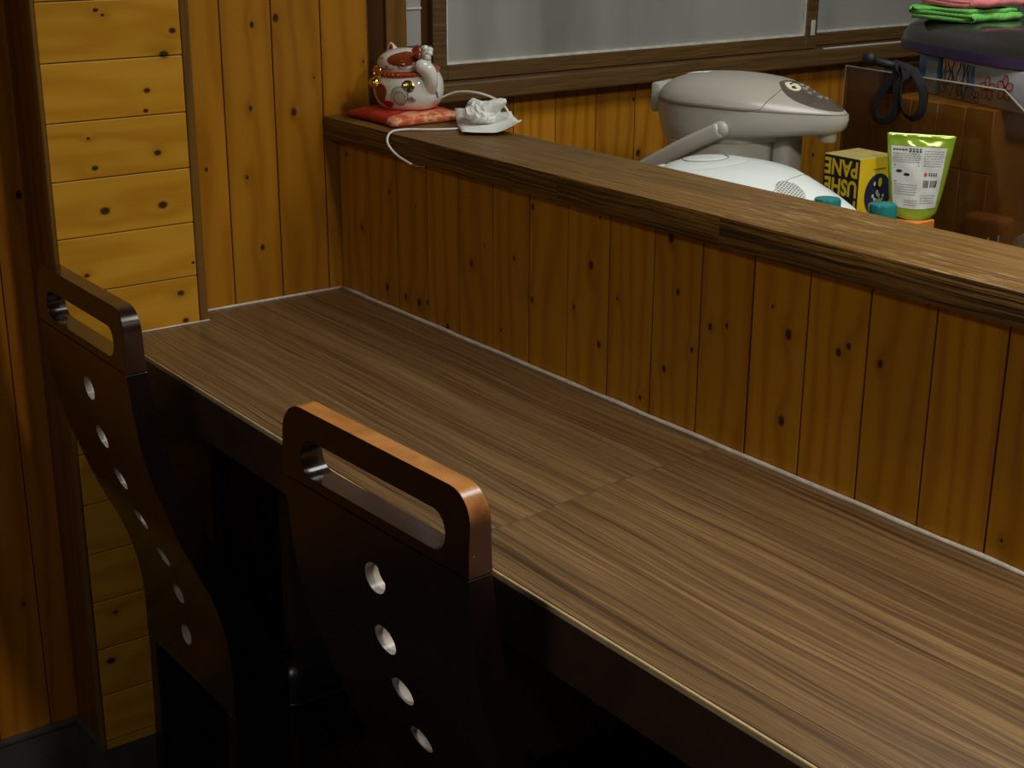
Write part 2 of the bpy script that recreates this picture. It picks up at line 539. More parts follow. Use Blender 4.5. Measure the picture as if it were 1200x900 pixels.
def spline(pts, per=8):
    """Catmull-Rom through the points"""
    P = [Vector(p) for p in pts]
    out = []
    for i in range(len(P) - 1):
        p0 = P[max(i - 1, 0)]
        p1 = P[i]
        p2 = P[i + 1]
        p3 = P[min(i + 2, len(P) - 1)]
        for k in range(per):
            t = k / per
            out.append(0.5 * ((2 * p1) + (p2 - p0) * t + (2 * p0 - 5 * p1 + 4 * p2 - p3) * t * t + (3 * p1 - p0 - 3 * p2 + p3) * t ** 3))
    out.append(P[-1])
    return out


def ellipsoid(bm, c, rx, ry, rz, nu=28, nv=16, mat=0, fn=None, tilt=None):
    v0 = len(bm.verts)
    rings = []
    for j in range(1, nv):
        th = PI * j / nv
        ring = []
        for i in range(nu):
            ph = 2 * PI * i / nu
            p = Vector((math.sin(th) * math.cos(ph), math.sin(th) * math.sin(ph), -math.cos(th)))
            if fn:
                p = fn(p)
            p = Vector((p.x * rx, p.y * ry, p.z * rz))
            if tilt:
                p = tilt @ p
            ring.append(p + Vector(c))
        rings.append(ring)
    vr = loft(bm, rings, False, False, mat=mat)
    for sgn, r in ((-1, vr[0]), (1, vr[-1])):
        p = Vector((0, 0, sgn * 1.0))
        if fn:
            p = fn(p)
        p = Vector((p.x * rx, p.y * ry, p.z * rz))
        if tilt:
            p = tilt @ p
        t = bm.verts.new(p + Vector(c))
        for i in range(nu):
            j = (i + 1) % nu
            f = bm.faces.new((r[j], r[i], t) if sgn < 0 else (r[i], r[j], t))
            f.material_index = mat
    return bm


def text_mesh(bm, txt, size, origin, ux, uy, depth=0.0004, align='LEFT', squash=1.0, mat=0, bold=0.0):
    """letters laid on the plane through origin spanned by ux, uy"""
    cu = bpy.data.curves.new('lettering', 'FONT')
    cu.body = txt
    cu.size = size
    cu.align_x = align
    cu.resolution_u = 3
    cu.offset = bold
    ob = bpy.data.objects.new('lettering', cu)
    C.objects.link(ob)
    dg = bpy.context.evaluated_depsgraph_get()
    me = bpy.data.meshes.new_from_object(ob.evaluated_get(dg))
    ux, uy, o = Vector(ux).normalized(), Vector(uy).normalized(), Vector(origin)
    nz = ux.cross(uy)
    vs = [bm.verts.new(o + ux * (v.co.x * squash) + uy * v.co.y + nz * depth) for v in me.vertices]
    for p in me.polygons:
        try:
            bm.faces.new([vs[i] for i in p.vertices]).material_index = mat
        except ValueError:
            pass
    bpy.data.objects.remove(ob)
    bpy.data.meshes.remove(me)
    bpy.data.curves.remove(cu)
    return bm


def patch(bm, o, ux, uy, w, h, depth=0.0004, mat=0):
    """a thin printed rectangle on a face"""
    ux, uy, o = Vector(ux).normalized(), Vector(uy).normalized(), Vector(o)
    n = ux.cross(uy)
    vs = [bm.verts.new(o + n * depth + ux * a + uy * b) for a, b in ((0, 0), (w, 0), (w, h), (0, h))]
    bm.faces.new(vs).material_index = mat
    return bm


def disc(bm, o, ux, uy, rx, ry=None, depth=0.0004, seg=28, mat=0):
    ux, uy, o = Vector(ux).normalized(), Vector(uy).normalized(), Vector(o)
    n = ux.cross(uy)
    ry = ry or rx
    bm.faces.new([bm.verts.new(o + n * depth + ux * (rx * math.cos(2 * PI * i / seg)) + uy * (ry * math.sin(2 * PI * i / seg)))
                  for i in range(seg)]).material_index = mat
    return bm


# ------------------------------------------------------------------ room shell
FZ = 0.186          # floor level
T = 0.95            # counter height
struct(link('floor', BOX(-0.3, 4.2, -3.2, 3.2, FZ - 0.06, FZ), M['floor']))
struct(link('ceiling', BOX(-0.3, 4.2, -3.2, 3.2, 2.62, 2.7), M['ceiling']))


def boards_x(x, y_edges, z0, z1, t=0.012, gap=0.0009):
    """upright boards on a wall facing +x; their faces at x"""
    bm = bmesh.new()
    box(bm, x - 0.05, x - t, y_edges[0], y_edges[-1], z0, z1)
    for a, b in zip(y_edges[:-1], y_edges[1:]):
        box(bm, x - t, x, a + gap, b - gap, z0, z1, 0.0008, 1)
    return bm


def edges(lo, hi, pitch, off):
    k = math.ceil((lo - off) / pitch - 1e-6)
    e = [lo]
    while off + k * pitch < hi - 1e-6:
        if off + k * pitch > lo + 0.01:
            e.append(off + k * pitch)
        k += 1
    e.append(hi)
    return e


struct(link('wall_left', boards_x(-0.08, edges(-3.1, -0.478, PITCH, -0.525), 0.28, 2.62), M['left']))
struct(link('wall_end', boards_x(0.0, edges(-0.262, 0.0596, 0.084, -0.193), FZ, 2.62), M['end']))

# pilaster clad with level planks
bm = bmesh.new()
box(bm, -0.08, 0.0355, -0.470, -0.276, FZ, 2.62)
zs = [1.3448 + 0.0807 * k for k in range(-13, 17)]
zs = [z for z in zs if 0.28 < z < 2.62]
zs = [0.28] + zs + [2.62]
for a, b in zip(zs[:-1], zs[1:]):
    if b - a > 0.005:
        box(bm, 0.0355, 0.0475, -0.4815, -0.2765, a + 0.0006, b - 0.0006, 0.0012, 2)
struct(link('wall_pilaster', bm, M['plank']))
bm = bmesh.new()
box(bm, -0.08, 0.0465, -0.4795, -0.4705, 0.28, 2.62)
struct(link('trim_1', bm, M['side']))
struct(link('trim_2', BOX(0.0335, 0.0490, -0.4885, -0.4820, 0.28, 2.62, bev=0.002), M['post']))
struct(link('trim_3', BOX(0.0, 0.0490, -0.2760, -0.2625, FZ, 2.62, bev=0.002), M['post']))
bm = BOX(-0.079, -0.070, -3.1, -0.4800, FZ, 0.276)
box(bm, -0.079, -0.066, -3.1, -0.4800, 0.276, 0.281)
struct(link('baseboard_left', bm, M['rubber']))
struct(link('baseboard_pilaster', BOX(-0.070, 0.0475, -0.4885, -0.2765, FZ, 0.2795), M['rubber']))

# the partition between the counter and the kitchen
bm = bmesh.new()
box(bm, 0.0, 2.6, 0.012, 0.092, FZ, 1.196)
for a, b in zip(edges(0.0, 2.6, PITCH, 0.086)[:-1], edges(0.0, 2.6, PITCH, 0.086)[1:]):
    g = 0.0008 + 0.0005 * random.random()
    box(bm, a + g, b - g, 0.0005 * random.random(), 0.012, FZ, 1.196, 0.0009, 1)
    box(bm, a + g, b - g, 0.092, 0.100, FZ, 1.196, 0.0009, 1)
struct(link('wall_partition', bm, M['part']))

struct(link('shade_panel', BOX(0.002, 2.6, -0.0050, -0.0006, FZ, T - 0.024), M['fascia']))   # added dark panel, its colour stands in for the shade under the counter

# kitchen side of the end wall: boards, sill and sliding windows
struct(link('wall_window', boards_x(-0.01, edges(0.0596, 3.1, 0.0926, 0.446), FZ, 1.2365), M['win']))
bm = bmesh.new()
box(bm, -0.06, -0.045, 0.0596, 3.1, 2.05, 2.62)
struct(link('wall_upper', bm, M['win']))
struct(link('trim_5', BOX(-0.10, 0.028, 0.1295, 3.1, 1.2365, 1.2665, bev=0.003), M['frame']))   # sill
struct(link('trim_6', BOX(-0.06, 0.000, 0.0600, 0.0905, 0.95, 2.62, bev=0.002), M['dark_post']))
struct(link('trim_7', BOX(-0.06, 0.006, 0.0905, 0.1290, 0.95, 2.62, bev=0.002), M['post']))
struct(link('trim_8', BOX(-0.06, -0.002, 0.1295, 0.1820, 1.2670, 1.3270, bev=0.002), M['dark_post']))
struct(link('wall_outside', BOX(-0.16, -0.10, 0.0596, 3.1, 1.2365, 2.62), M['dark_post']))


def sash(name, y0, y1, x, stile_l, stile_r):
    z0, z1 = 1.2675, 2.05
    fr = bmesh.new()
    box(fr, x - 0.026, x, y0, y0 + stile_l, z0, z1, 0.0015, 1)
    box(fr, x - 0.026, x, y1 - stile_r, y1, z0, z1, 0.0015, 1)
    box(fr, x - 0.026, x, y0 + stile_l, y1 - stile_r, z0, z0 + 0.0255, 0.0015, 1)
    box(fr, x - 0.026, x, y0 + stile_l, y1 - stile_r, z1 - 0.03, z1, 0.0015, 1)
    r = thing(name, '', '', (0, 0, 0))
    del r['label'], r['category']
    struct(r)
    link('window_frame', fr, M['frame'], r)
    link('pane', BOX(x - 0.016, x - 0.011, y0 + stile_l - 0.004, y1 - stile_r + 0.004, z0 + 0.021, z1 - 0.025), M['frost'], r)
    b = bmesh.new()
    box(b, x - 0.011, x - 0.004, y0 + stile_l, y1 - stile_r, z0 + 0.0255, z0 + 0.0290)
    box(b, x - 0.011, x - 0.004, y0 + stile_l, y0 + stile_l + 0.004, z0 + 0.0290, z1 - 0.03)
    box(b, x - 0.011, x - 0.004, y1 - stile_r - 0.004, y1 - stile_r, z0 + 0.0290, z1 - 0.03)
    link('glazing_putty', b, M['putty'], r)
    return r


w1 = sash('window_1', 0.1825, 1.096, 0.000, 0.028, 0.031)
bm = bmesh.new()
box(bm, 0.0000, 0.0020, 1.0755, 1.0875, 1.293, 1.323, 0.0008, 1)
box(bm, 0.0018, 0.0028, 1.0780, 1.0850, 1.297, 1.319, 0.0005, 1)
link('latch_plate', bm, plain('pale_latch', (0.55, 0.53, 0.47), 0.3, 0.1, 60), w1)
w2 = sash('window_2', 1.075, 2.0, -0.030, 0.031, 0.031)
bm = bmesh.new()
box(bm, 0.0130, 0.0170, 1.1, 3.0, 1.2668, 1.2690)
link('sill_track', bm, M['putty'], w2)
# narrow fixed light between the posts
w3 = thing('window_3', '', '')
del w3['label'], w3['category']
struct(w3)
link('pane', BOX(-0.010, -0.006, 0.1295, 0.1630, 1.3275, 2.05), M['frost'], w3)
link('glazing_bar', BOX(-0.006, -0.003, 0.1295, 0.1630, 1.385, 1.388), M['putty'], w3)
struct(link('trim_9', BOX(-0.058, -0.012, 0.1632, 0.1822, 1.3275, 2.05, bev=0.001), M['dark_post']))

# ------------------------------------------------------------------ the rough cap board
led = bmesh.new()
box(led, 0.0, 2.6, -0.027, 0.122, 1.196, 1.231, 0.0022, 2)
o = link('ledge_board', led, M['cap'], smooth='angle')
tag(o, 'rough brown wooden ledge running along the top of the low pine partition', 'ledge')

# ------------------------------------------------------------------ counter
ct = thing('dining_counter', 'long narrow dining counter with walnut laminate top against the pine partition', 'counter', (1.3, -0.2, FZ))


def prism(bm, pts, z0, z1, mat=0):
    loft(bm, [[(x, y, z0) for x, y in pts], [(x, y, z1) for x, y in pts]], mat=mat)
    return bm


def sh(pts):
    return [(x - 1.3, y + 0.2) for x, y in pts]


top = prism(bmesh.new(), [(0.0005, -0.0005), (0.0005, -0.2615), (0.0500, -0.2615), (0.0500, -0.4075), (2.6, -0.4075), (2.6, -0.0005)], T - 0.022, T)
n_top = link('worktop', top, M['laminate'])
n_top.parent = ct
n_top.location = (-1.3, 0.2, -FZ)
e = link('edge_strip', BOX(0.0500, 2.6, -0.4110, -0.4078, T - 0.0075, T - 0.0004, bev=0.0012, seg=2), M['edge'], ct)
e.location = (-1.3, 0.2, -FZ)
e['label'] = 'pale wooden lipping along the front edge'
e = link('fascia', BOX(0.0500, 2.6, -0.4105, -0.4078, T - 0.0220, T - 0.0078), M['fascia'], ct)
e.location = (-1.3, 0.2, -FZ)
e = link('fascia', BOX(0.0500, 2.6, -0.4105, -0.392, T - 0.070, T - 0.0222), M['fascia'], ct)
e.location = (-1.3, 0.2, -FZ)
bm = bmesh.new()
pts = [(0.004, -0.0042, T + 0.0012)] + [(x, -0.0042 + 0.0004 * math.sin(x * 31), T + 0.0012 + 0.0004 * math.sin(x * 47)) for x in [0.05 * i for i in range(1, 52)]]
tube(bm, pts, [0.0026 + 0.0008 * abs(math.sin(i * 1.7)) for i in range(len(pts))], 8)
tube(bm, [(0.0028, y, T + 0.0010) for y in (-0.004, -0.1, -0.2, -0.262)], 0.0022, 8)
tube(bm, [(0.0502, y, T + 0.0010) for y in (-0.262, -0.33, -0.408)], 0.0012, 8)
e = link('sealant_bead', bm, M['caulk'], ct, True)
e.location = (-1.3, 0.2, -FZ)
e['label'] = 'whitish sealant line along the wall'
for i, x in enumerate((0.32, 1.42, 2.35)):
    e = link('support_panel', BOX(x, x + 0.030, -0.30, -0.0055, FZ, T - 0.0225), M['fascia'], ct)
    e.location = (-1.3, 0.2, -FZ)

# ------------------------------------------------------------------ chairs
ZP = [1.045, 1.03, 0.99, 0.95, 0.90, 0.83, 0.78, 0.74, 0.70, 0.66, 0.62, 0.58, 0.54, 0.50, 0.46, 0.42, 0.36, 0.20, 0.0]
YR = [-0.455, -0.456, -0.4585, -0.459, -0.454, -0.446, -0.434, -0.420, -0.407, -0.393, -0.375, -0.357, -0.345, -0.336, -0.332, -0.331, -0.331, -0.333, -0.340]
YF = [-0.431, -0.432, -0.4305, -0.429, -0.422, -0.409, -0.396, -0.381, -0.364, -0.346, -0.327, -0.308, -0.290, -0.272, -0.258, -0.249, -0.240, -0.245, -0.275]


def interp(z, Y):
    for i in range(len(ZP) - 1):
        if ZP[i] >= z >= ZP[i + 1]:
            t = (z - ZP[i]) / (ZP[i + 1] - ZP[i])
            # smooth cubic through neighbours
            y0 = Y[max(i - 1, 0)]
            y3 = Y[min(i + 2, len(Y) - 1)]
            y1, y2 = Y[i], Y[i + 1]
            lin = y1 + (y2 - y1) * t
            return lin
    return Y[-1]


def smoothY(z, Y):
    return sum(interp(min(max(z + d, 0.0), 1.044), Y) * w_ for d, w_ in ((-0.02, 0.25), (0, 0.5), (0.02, 0.25))) + 0.25


def shell(outline, holes, zstep=0.012, hole_mat=1, rim_mat=2, thin=None):
    """flat outline (x,z) with holes, bent onto the chair's curved profile and given thickness"""
    bm = bmesh.new()
    loops = []
    for lp in [outline] + holes:
        vs = [bm.verts.new((x, 0, z)) for x, z in lp]
        loops.append(vs)
        for i in range(len(vs)):
            bm.edges.new((vs[i], vs[(i + 1) % len(vs)]))
    bmesh.ops.triangle_fill(bm, use_beauty=True, use_dissolve=False, edges=bm.edges[:])
    zs_ = [v.co.z for v in bm.verts]
    z = min(zs_) + zstep
    while z < max(zs_) - 0.003:
        bmesh.ops.bisect_plane(bm, geom=bm.verts[:] + bm.edges[:] + bm.faces[:], plane_co=(0, 0, z), plane_no=(0, 0, 1), dist=1e-6)
        z += zstep
    if thin:
        for xx in (-0.136, -0.122, 0.122, 0.136):
            bmesh.ops.bisect_plane(bm, geom=bm.verts[:] + bm.edges[:] + bm.faces[:], plane_co=(xx, 0, 0), plane_no=(1, 0, 0), dist=1e-6)
    bmesh.ops.remove_doubles(bm, verts=bm.verts[:], dist=1e-6)
    faces = bm.faces[:]
    verts = bm.verts[:]
    bed = [e for e in bm.edges if len(e.link_faces) == 1]
    
    def front(v):
        f_, r_ = smoothY(v.co.z, YF), smoothY(v.co.z, YR)
        if thin:
            k = min(1.0, max(0.0, (abs(v.co.x) - 0.123) / 0.012))
            f_ = min(f_, r_ + thin + k * 0.2)
        return f_
    fv = {v: bm.verts.new((v.co.x, front(v), v.co.z)) for v in verts}
    for f in faces:
        bm.faces.new([fv[v] for v in reversed(f.verts)])
    xl = max(abs(x) for x, _ in outline)
    side = []
    hole_boxes = [(min(p[0] for p in h), max(p[0] for p in h), min(p[1] for p in h), max(p[1] for p in h)) for h in holes]
    for e in bed:
        a, b = e.verts
        mx, mz = (a.co.x + b.co.x) / 2, (a.co.z + b.co.z) / 2
        f = bm.faces.new((a, b, fv[b], fv[a]))
        inh = any(h[0] - 1e-4 <= mx <= h[1] + 1e-4 and h[2] - 1e-4 <= mz <= h[3] + 1e-4 for h in hole_boxes)
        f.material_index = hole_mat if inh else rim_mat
    for v in verts:
        v.co.y = smoothY(v.co.z, YR)
    return bm


def rounded(x0, x1, z0, z1, r_top, r_bot, n=10):
    p = []
    for cx, cz, r, a0 in ((x1 - r_top, z1 - r_top, r_top, 0), (x0 + r_top, z1 - r_top, r_top, 90),
                          (x0 + r_bot, z0 + r_bot, r_bot, 180), (x1 - r_bot, z0 + r_bot, r_bot, 270)):
        if r < 1e-6:
            p.append((cx, cz))
            continue
        for k in range(n + 1):
            a = math.radians(a0 + 90 * k / n)
            p.append((cx + r * math.cos(a), cz + r * math.sin(a)))
    q = []
    for a in p:
        if not q or (Vector(a) - Vector(q[-1])).length > 1e-5:
            q.append(a)
    return q


HW = 0.1655


def make_chair(label, loc, rz, top_mat, worn):
    t = thing('dining_chair', label, 'chair', loc, rz, 'dark high-back chairs pushed in at the counter')
    rail = shell(rounded(-HW, HW, 0.9475, 1.036, 0.034, 0.0, 12),
                 [rounded(-0.128, 0.128, 0.9600, 1.0035, 0.021, 0.021, 8)])
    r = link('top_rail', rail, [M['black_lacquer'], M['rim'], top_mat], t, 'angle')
    bv = r.modifiers.new('edge', 'BEVEL')
    bv.width = 0.0028
    bv.segments = 2
    bv.angle_limit = math.radians(50)
    if worn:
        r['label'] = 'brown top rail worn pale along its edge'
    holes = []
    for hz in (0.881, 0.802, 0.729, 0.656, 0.585, 0.5146, 0.439):
        holes.append([(0.0182 * math.cos(2 * PI * k / 24), hz + 0.0182 * math.sin(2 * PI * k / 24)) for k in range(24)])
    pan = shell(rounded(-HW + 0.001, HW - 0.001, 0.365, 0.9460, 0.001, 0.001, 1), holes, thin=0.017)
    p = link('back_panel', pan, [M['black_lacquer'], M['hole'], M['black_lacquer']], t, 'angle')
    bv = p.modifiers.new('edge', 'BEVEL')
    bv.width = 0.0022
    bv.segments = 2
    bv.angle_limit = math.radians(50)
    # legs
    for s in (-1, 1):
        bm = bmesh.new()
        rings = []
        for z in (0.3645, 0.28, 0.20, 0.10, 0.0304):
            xo, xi = s * HW, s * (HW - 0.034)
            yr, yf = smoothY(z, YR), smoothY(z, YF)
            rings.append([(xo, yr, z), (xo, yf, z), (xi, yf, z), (xi, yr, z)])
        loft(bm, rings)
        bmesh.ops.recalc_face_normals(bm, faces=bm.faces)
        lg = link('leg', bm, M['black_lacquer'], t)
        m = lg.modifiers.new('edge', 'BEVEL')
        m.width = 0.003
        m.segments = 2
        bm = bmesh.new()
        x0, x1 = sorted((s * HW * 0.97, s * (HW * 0.97 - 0.034)))
        box(bm, x0, x1, 0.315, 0.350, 0.0304, 0.300, 0.003)
        link('leg', bm, M['black_lacquer'], t)
    link('seat_frame', BOX(-HW + 0.004, HW - 0.004, 0.012, 0.354, 0.300, 0.344, bev=0.004), M['black_lacquer'], t)
    # cushion: rounded slab
    bm = bmesh.new()
    rings = []
    for z, ins in ((0.3455, 0.006), (0.352, 0.001), (0.372, 0.0), (0.395, 0.003), (0.410, 0.012), (0.419, 0.028), (0.424, 0.05)):
        x0, x1, y0, y1 = -HW + ins, HW - ins, 0.006 + ins, 0.362 - ins
        rr = max(0.03 - ins * 0.3, 0.012)
        ring = []
        for cx, cy, a0 in ((x1 - rr, y1 - rr, 0), (x0 + rr, y1 - rr, 90), (x0 + rr, y0 + rr, 180), (x1 - rr, y0 + rr, 270)):
            for k in range(7):
                a = math.radians(a0 + 15 * k)
                ring.append((cx + rr * math.cos(a), cy + rr * math.sin(a), z))
        rings.append(ring)
    loft(bm, rings)
    cu = link('seat_cushion', bm, M['leather'], t, 'angle')
    ring = rings[1]
    bm = bmesh.new()
    tube(bm, [(x, y, 0.350) for x, y, z in ring], 0.0035, 6, closed=True)
    link('piping', bm, M['leather'], cu, True)
    for o_ in list(t.children) + [g for c_ in t.children for g in c_.children]:
        for v in o_.data.vertices:
            v.co = Vector((v.co.x * 0.898, v.co.y * 0.898, v.co.z * 0.898 - 0.0273))
    return t


make_chair('dark high-back chair with rounded slotted back, in the corner by the pine pilaster',
           (0.2430, -0.3443, FZ), 0.0, M['rim'], False)
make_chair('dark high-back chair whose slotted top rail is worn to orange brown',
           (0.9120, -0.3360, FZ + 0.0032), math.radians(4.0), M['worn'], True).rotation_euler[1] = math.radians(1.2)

# ------------------------------------------------------------------ lucky cat on its cushion
LZ = 1.2312
bm = bmesh.new()
N = 18
rings = []


def cushion_bm(w, d, h):
    bm = bmesh.new()
    n = 16
    grid = {}
    for sgn in (0, 1):
        for i in range(n + 1):
            for j in range(n + 1):
                u, v = i / n * 2 - 1, j / n * 2 - 1
                pin = 1 - 0.10 * (1 - u * u) * abs(v) ** 3 - 0.0
                pin2 = 1 - 0.10 * (1 - v * v) * abs(u) ** 3
                e = (max(0.0, 1 - abs(u) ** 3.2) * max(0.0, 1 - abs(v) ** 3.2)) ** 0.42
                x, y = u * w / 2 * pin2, v * d / 2 * pin
                z = h * 0.26 + (h * 0.74 * e if sgn else -h * 0.6 * e)
                z += 0.0012 * math.sin(u * 17 + v * 9) * e * sgn
                if sgn and (i in (0, n) or j in (0, n)):
                    grid[(1, i, j)] = grid[(0, i, j)]
                else:
                    grid[(sgn, i, j)] = bm.verts.new((x, y, z))
        for i in range(n):
            for j in range(n):
                q = [grid[(sgn, i, j)], grid[(sgn, i + 1, j)], grid[(sgn, i + 1, j + 1)], grid[(sgn, i, j + 1)]]
                f = bm.faces.new(q if sgn else q[::-1])
                um = (i + 0.5) / n
                f.material_index = 1 if um > 0.80 else 0
    # flattened bottom so it sits
    for v in bm.verts:
        v.co.z = max(v.co.z, 0.0)
    return bm


def brocade():
    n = NT('orange_gold_brocade')
    n.xyz()
    f = n.noise(n.coord, 55.0, 2, 0.4)
    c = n.ramp(f, [(0.42, (0.62, 0.075, 0.015)), (0.50, (0.70, 0.14, 0.04)), (0.56, (0.75, 0.42, 0.20)), (0.66, (0.62, 0.10, 0.03))])
    return n.set(Base_Color=c, Roughness=0.42, Sheen_Weight=0.3)


M['brocade_side'] = brocade()
cs = link('cushion', cushion_bm(0.150, 0.140, 0.019), [M['red_cloth'], M['brocade_side']], None, True, (0.1000, 0.063, LZ))
tag(cs, 'small red square cushion with orange brocade side under the ceramic cat', 'cushion')

cat = thing('cat_figurine', 'white and brown ceramic beckoning cat with red collar and gold bell on a red cushion', 'figurine', (0.101, 0.069, LZ + 0.0172), 0.22)


def squash(p):
    # flattened bottom, pear body
    z = p.z
    k = 1.0 + 0.10 * max(0, -z) - 0.22 * max(0, z) ** 2
    return Vector((p.x * k, p.y * k, max(z, -0.72)))


body = ellipsoid(bmesh.new(), (0, 0, 0.0345), 0.057, 0.052, 0.0475, 36, 22, fn=squash)
link('body', body, M['ceramic'], cat, True)
hc = Vector((-0.002, -0.006, 0.0675))


def headf(p):
    return Vector((p.x * (1 + 0.06 * (1 - p.z * p.z)), p.y, p.z))


hd = link('head', ellipsoid(bmesh.new(), hc, 0.0425, 0.038, 0.0235, 32, 20, fn=headf), M['ceramic'], cat, True)
for s in (-1, 1):
    ear = bmesh.new()
    base = hc + Vector((s * 0.024, 0.002, 0.0135))
    tip = hc + Vector((s * 0.0285, 0.000, 0.0295))
    rings = []
    for k in range(6):
        t_ = k / 5
        c_ = base.lerp(tip, t_)
        rr = 0.0145 * (1 - t_) ** 0.8 + 0.0012
        rings.append([c_ + Vector((rr * math.cos(2 * PI * i / 14), rr * 0.62 * math.sin(2 * PI * i / 14), 0)) for i in range(14)])
    loft(ear, rings)
    eo = link('ear', ear, M['ceramic'] if s < 0 else M['brown_glaze'], cat, True)
    inn = bmesh.new()
    rings = []
    for k in range(5):
        t_ = 0.05 + 0.80 * k / 4
        c_ = base.lerp(tip, t_) + Vector((-0.001 * s, -0.0036 * (1 - t_) - 0.0007, 0))
        rr = 0.0098 * (1 - t_) ** 0.9 + 0.0008
        rings.append([c_ + Vector((rr * math.cos(2 * PI * i / 12), rr * 0.62 * math.sin(2 * PI * i / 12), 0)) for i in range(12)])
    loft(inn, rings)
    link('inner_ear', inn, M['red_glaze'], eo, True)


def on_head(az, el, off=0.0004, rx=0.0425, ry=0.038, rz=0.0235):
    """point on the head: az 0 = straight ahead (-y), + towards its left paw (+x)"""
    p = Vector((math.cos(el) * math.sin(az), -math.cos(el) * math.cos(az), math.sin(el)))
    p = headf(p)
    q = Vector((p.x * rx, p.y * ry, p.z * rz))
    return hc + q + q.normalized() * off


def head_patch(az0, el0, ra, re, fn=None, off=0.0007):
    bm = bmesh.new()
    rows = []
    for k in range(9):
        r_ = k / 8
        row = []
        for i in range(26):
            a = 2 * PI * i / 26
            rr = r_ * (1 + 0.14 * math.sin(2 * a + 0.5))
            row.append(on_head(az0 + ra * rr * math.cos(a), el0 + re * rr * math.sin(a), off * (1 if k < 8 else -0.4)))
        rows.append(row)
    loft(bm, rows[1:], True, False)
    return bm


link('brown_patch', head_patch(0.72, 0.50, 0.72, 0.56), M['brown_glaze'], hd, True)
# closed smiling eyes, mouth, whiskers
fl = bmesh.new()


def face_line(ps, r=0.00055):
    tube(fl, [on_head(math.radians(a), math.radians(e), 0.0004) for a, e in ps], r, 5)


face_line([(-34, 18), (-28, 24), (-20, 25), (-13, 20)])
face_line([(14, 17), (20, 23), (28, 23), (36, 16)])
face_line([(-16, -8), (-10, -15), (-3, -13), (0, -8), (3, -13), (10, -15), (16, -8)])
face_line([(0, -8), (-4, -3), (4, -3), (0, -8)])
face_line([(26, -4), (46, -2)])
face_line([(27, -9), (46, -10)])
face_line([(-27, -6), (-44, -5)])
link('face_lines', fl, M['brown_glaze'], hd, True)
# collar with gold bells
bm = bmesh.new()
tube(bm, [(0.0455 * math.cos(a), 0.0425 * math.sin(a) - 0.003, 0.0570 + 0.003 * math.sin(a)) for a in [2 * PI * i / 40 for i in range(40)]],
     0.0056, 10, closed=True)
co = link('collar', bm, M['collar'], cat, True)
bm = bmesh.new()
for i in range(40):
    a = 2 * PI * i / 40
    ellipsoid(bm, (0.0515 * math.cos(a), 0.0480 * math.sin(a) - 0.003, 0.0575 + 0.003 * math.sin(a)), 0.0011, 0.0011, 0.0011, 6, 4)
link('collar_beads', bm, M['gold'], co, True)
bm = bmesh.new()
ellipsoid(bm, (-0.012, -0.0600, 0.0420), 0.0085, 0.0085, 0.0085, 18, 12)
tube(bm, [(-0.012 + 0.0089 * math.cos(a), -0.0600 + 0.0089 * math.sin(a), 0.0420) for a in [2 * PI * i / 24 for i in range(24)]], 0.0011, 6, closed=True)
link('bell', bm, M['gold'], co, True)
bm = bmesh.new()
tube(bm, [(-0.012 + 0.0075 * math.cos(a), -0.0545, 0.0580 + 0.0075 * math.sin(a)) for a in [2 * PI * i / 20 for i in range(20)]], 0.0018, 8, closed=True)
link('bell_ring', bm, M['gold'], co, True)
# raised paw on the right of the picture
bm = bmesh.new()
arm = spline([(0.049, -0.004, 0.034), (0.0580, -0.010, 0.046), (0.0585, -0.014, 0.058), (0.0530, -0.020, 0.067)], 6)
tube(bm, arm, [0.012, 0.0118, 0.0115, 0.0112, 0.011, 0.0108, 0.0106, 0.0106, 0.0107, 0.0109, 0.0111, 0.0113, 0.0116, 0.0118, 0.0119, 0.0119, 0.0116, 0.011, 0.0095][:len(arm)], 14)
ellipsoid(bm, (0.0510, -0.0215, 0.0680), 0.0118, 0.0120, 0.0108, 18, 12)
pw = link('raised_paw', bm, M['ceramic'], cat, True)
bm = bmesh.new()
for dx in (-0.004, 0.000, 0.004):
    tube(bm, [(0.0510 + dx - 0.006, -0.0322, 0.0635), (0.0510 + dx - 0.0055, -0.0334, 0.0680), (0.0510 + dx - 0.005, -0.0312, 0.0725)], 0.0005, 5)
link('toe_lines', bm, M['brown_glaze'], pw, True)
bm = bmesh.new()
for i in range(9):
    a = 2 * PI * i / 9
    ellipsoid(bm, (0.0500 + 0.0075 * math.cos(a), -0.012 + 0.003 * math.sin(3 * a), 0.0870 + 0.0075 * math.sin(a)), 0.0048, 0.0060, 0.0048, 10, 6)
ellipsoid(bm, (0.0500, -0.012, 0.0870), 0.009, 0.0068, 0.009, 14, 8)
fw_ = link('paw_ornament', bm, M['ceramic'], pw, True)
bm = bmesh.new()
ellipsoid(bm, (0.0420, -0.0200, 0.0835), 0.0068, 0.0068, 0.0068, 16, 10)
link('brown_bead', bm, M['brown_glaze'], cat, True)


def on_body(az, z, off=0.0005):
    zz = (z - 0.0345) / 0.0475
    c_ = math.sqrt(max(0.0, 1 - zz * zz))
    k = 1.0 + 0.10 * max(0, -zz) - 0.22 * max(0, zz) ** 2
    p = Vector((c_ * k * math.sin(az) * 0.057, -c_ * k * math.cos(az) * 0.052, z))
    return p + Vector((math.sin(az), -math.cos(az), 0)) * off


def body_patch(az0, z0, ra, rz, mat, name, off=0.0006, lob=0.12, fr=3):
    bm = bmesh.new()
    rows = []
    for k in range(1, 7):
        r_ = k / 6
        row = []
        for i in range(24):
            a = 2 * PI * i / 24
            rr = r_ * (1 + lob * math.sin(fr * a))
            row.append(on_body(az0 + ra * rr * math.cos(a), z0 + rz * rr * math.sin(a), off * (1 if k < 6 else -0.3)))
        rows.append(row)
    loft(bm, rows, True, False)
    return link(name, bm, mat, cat, True)


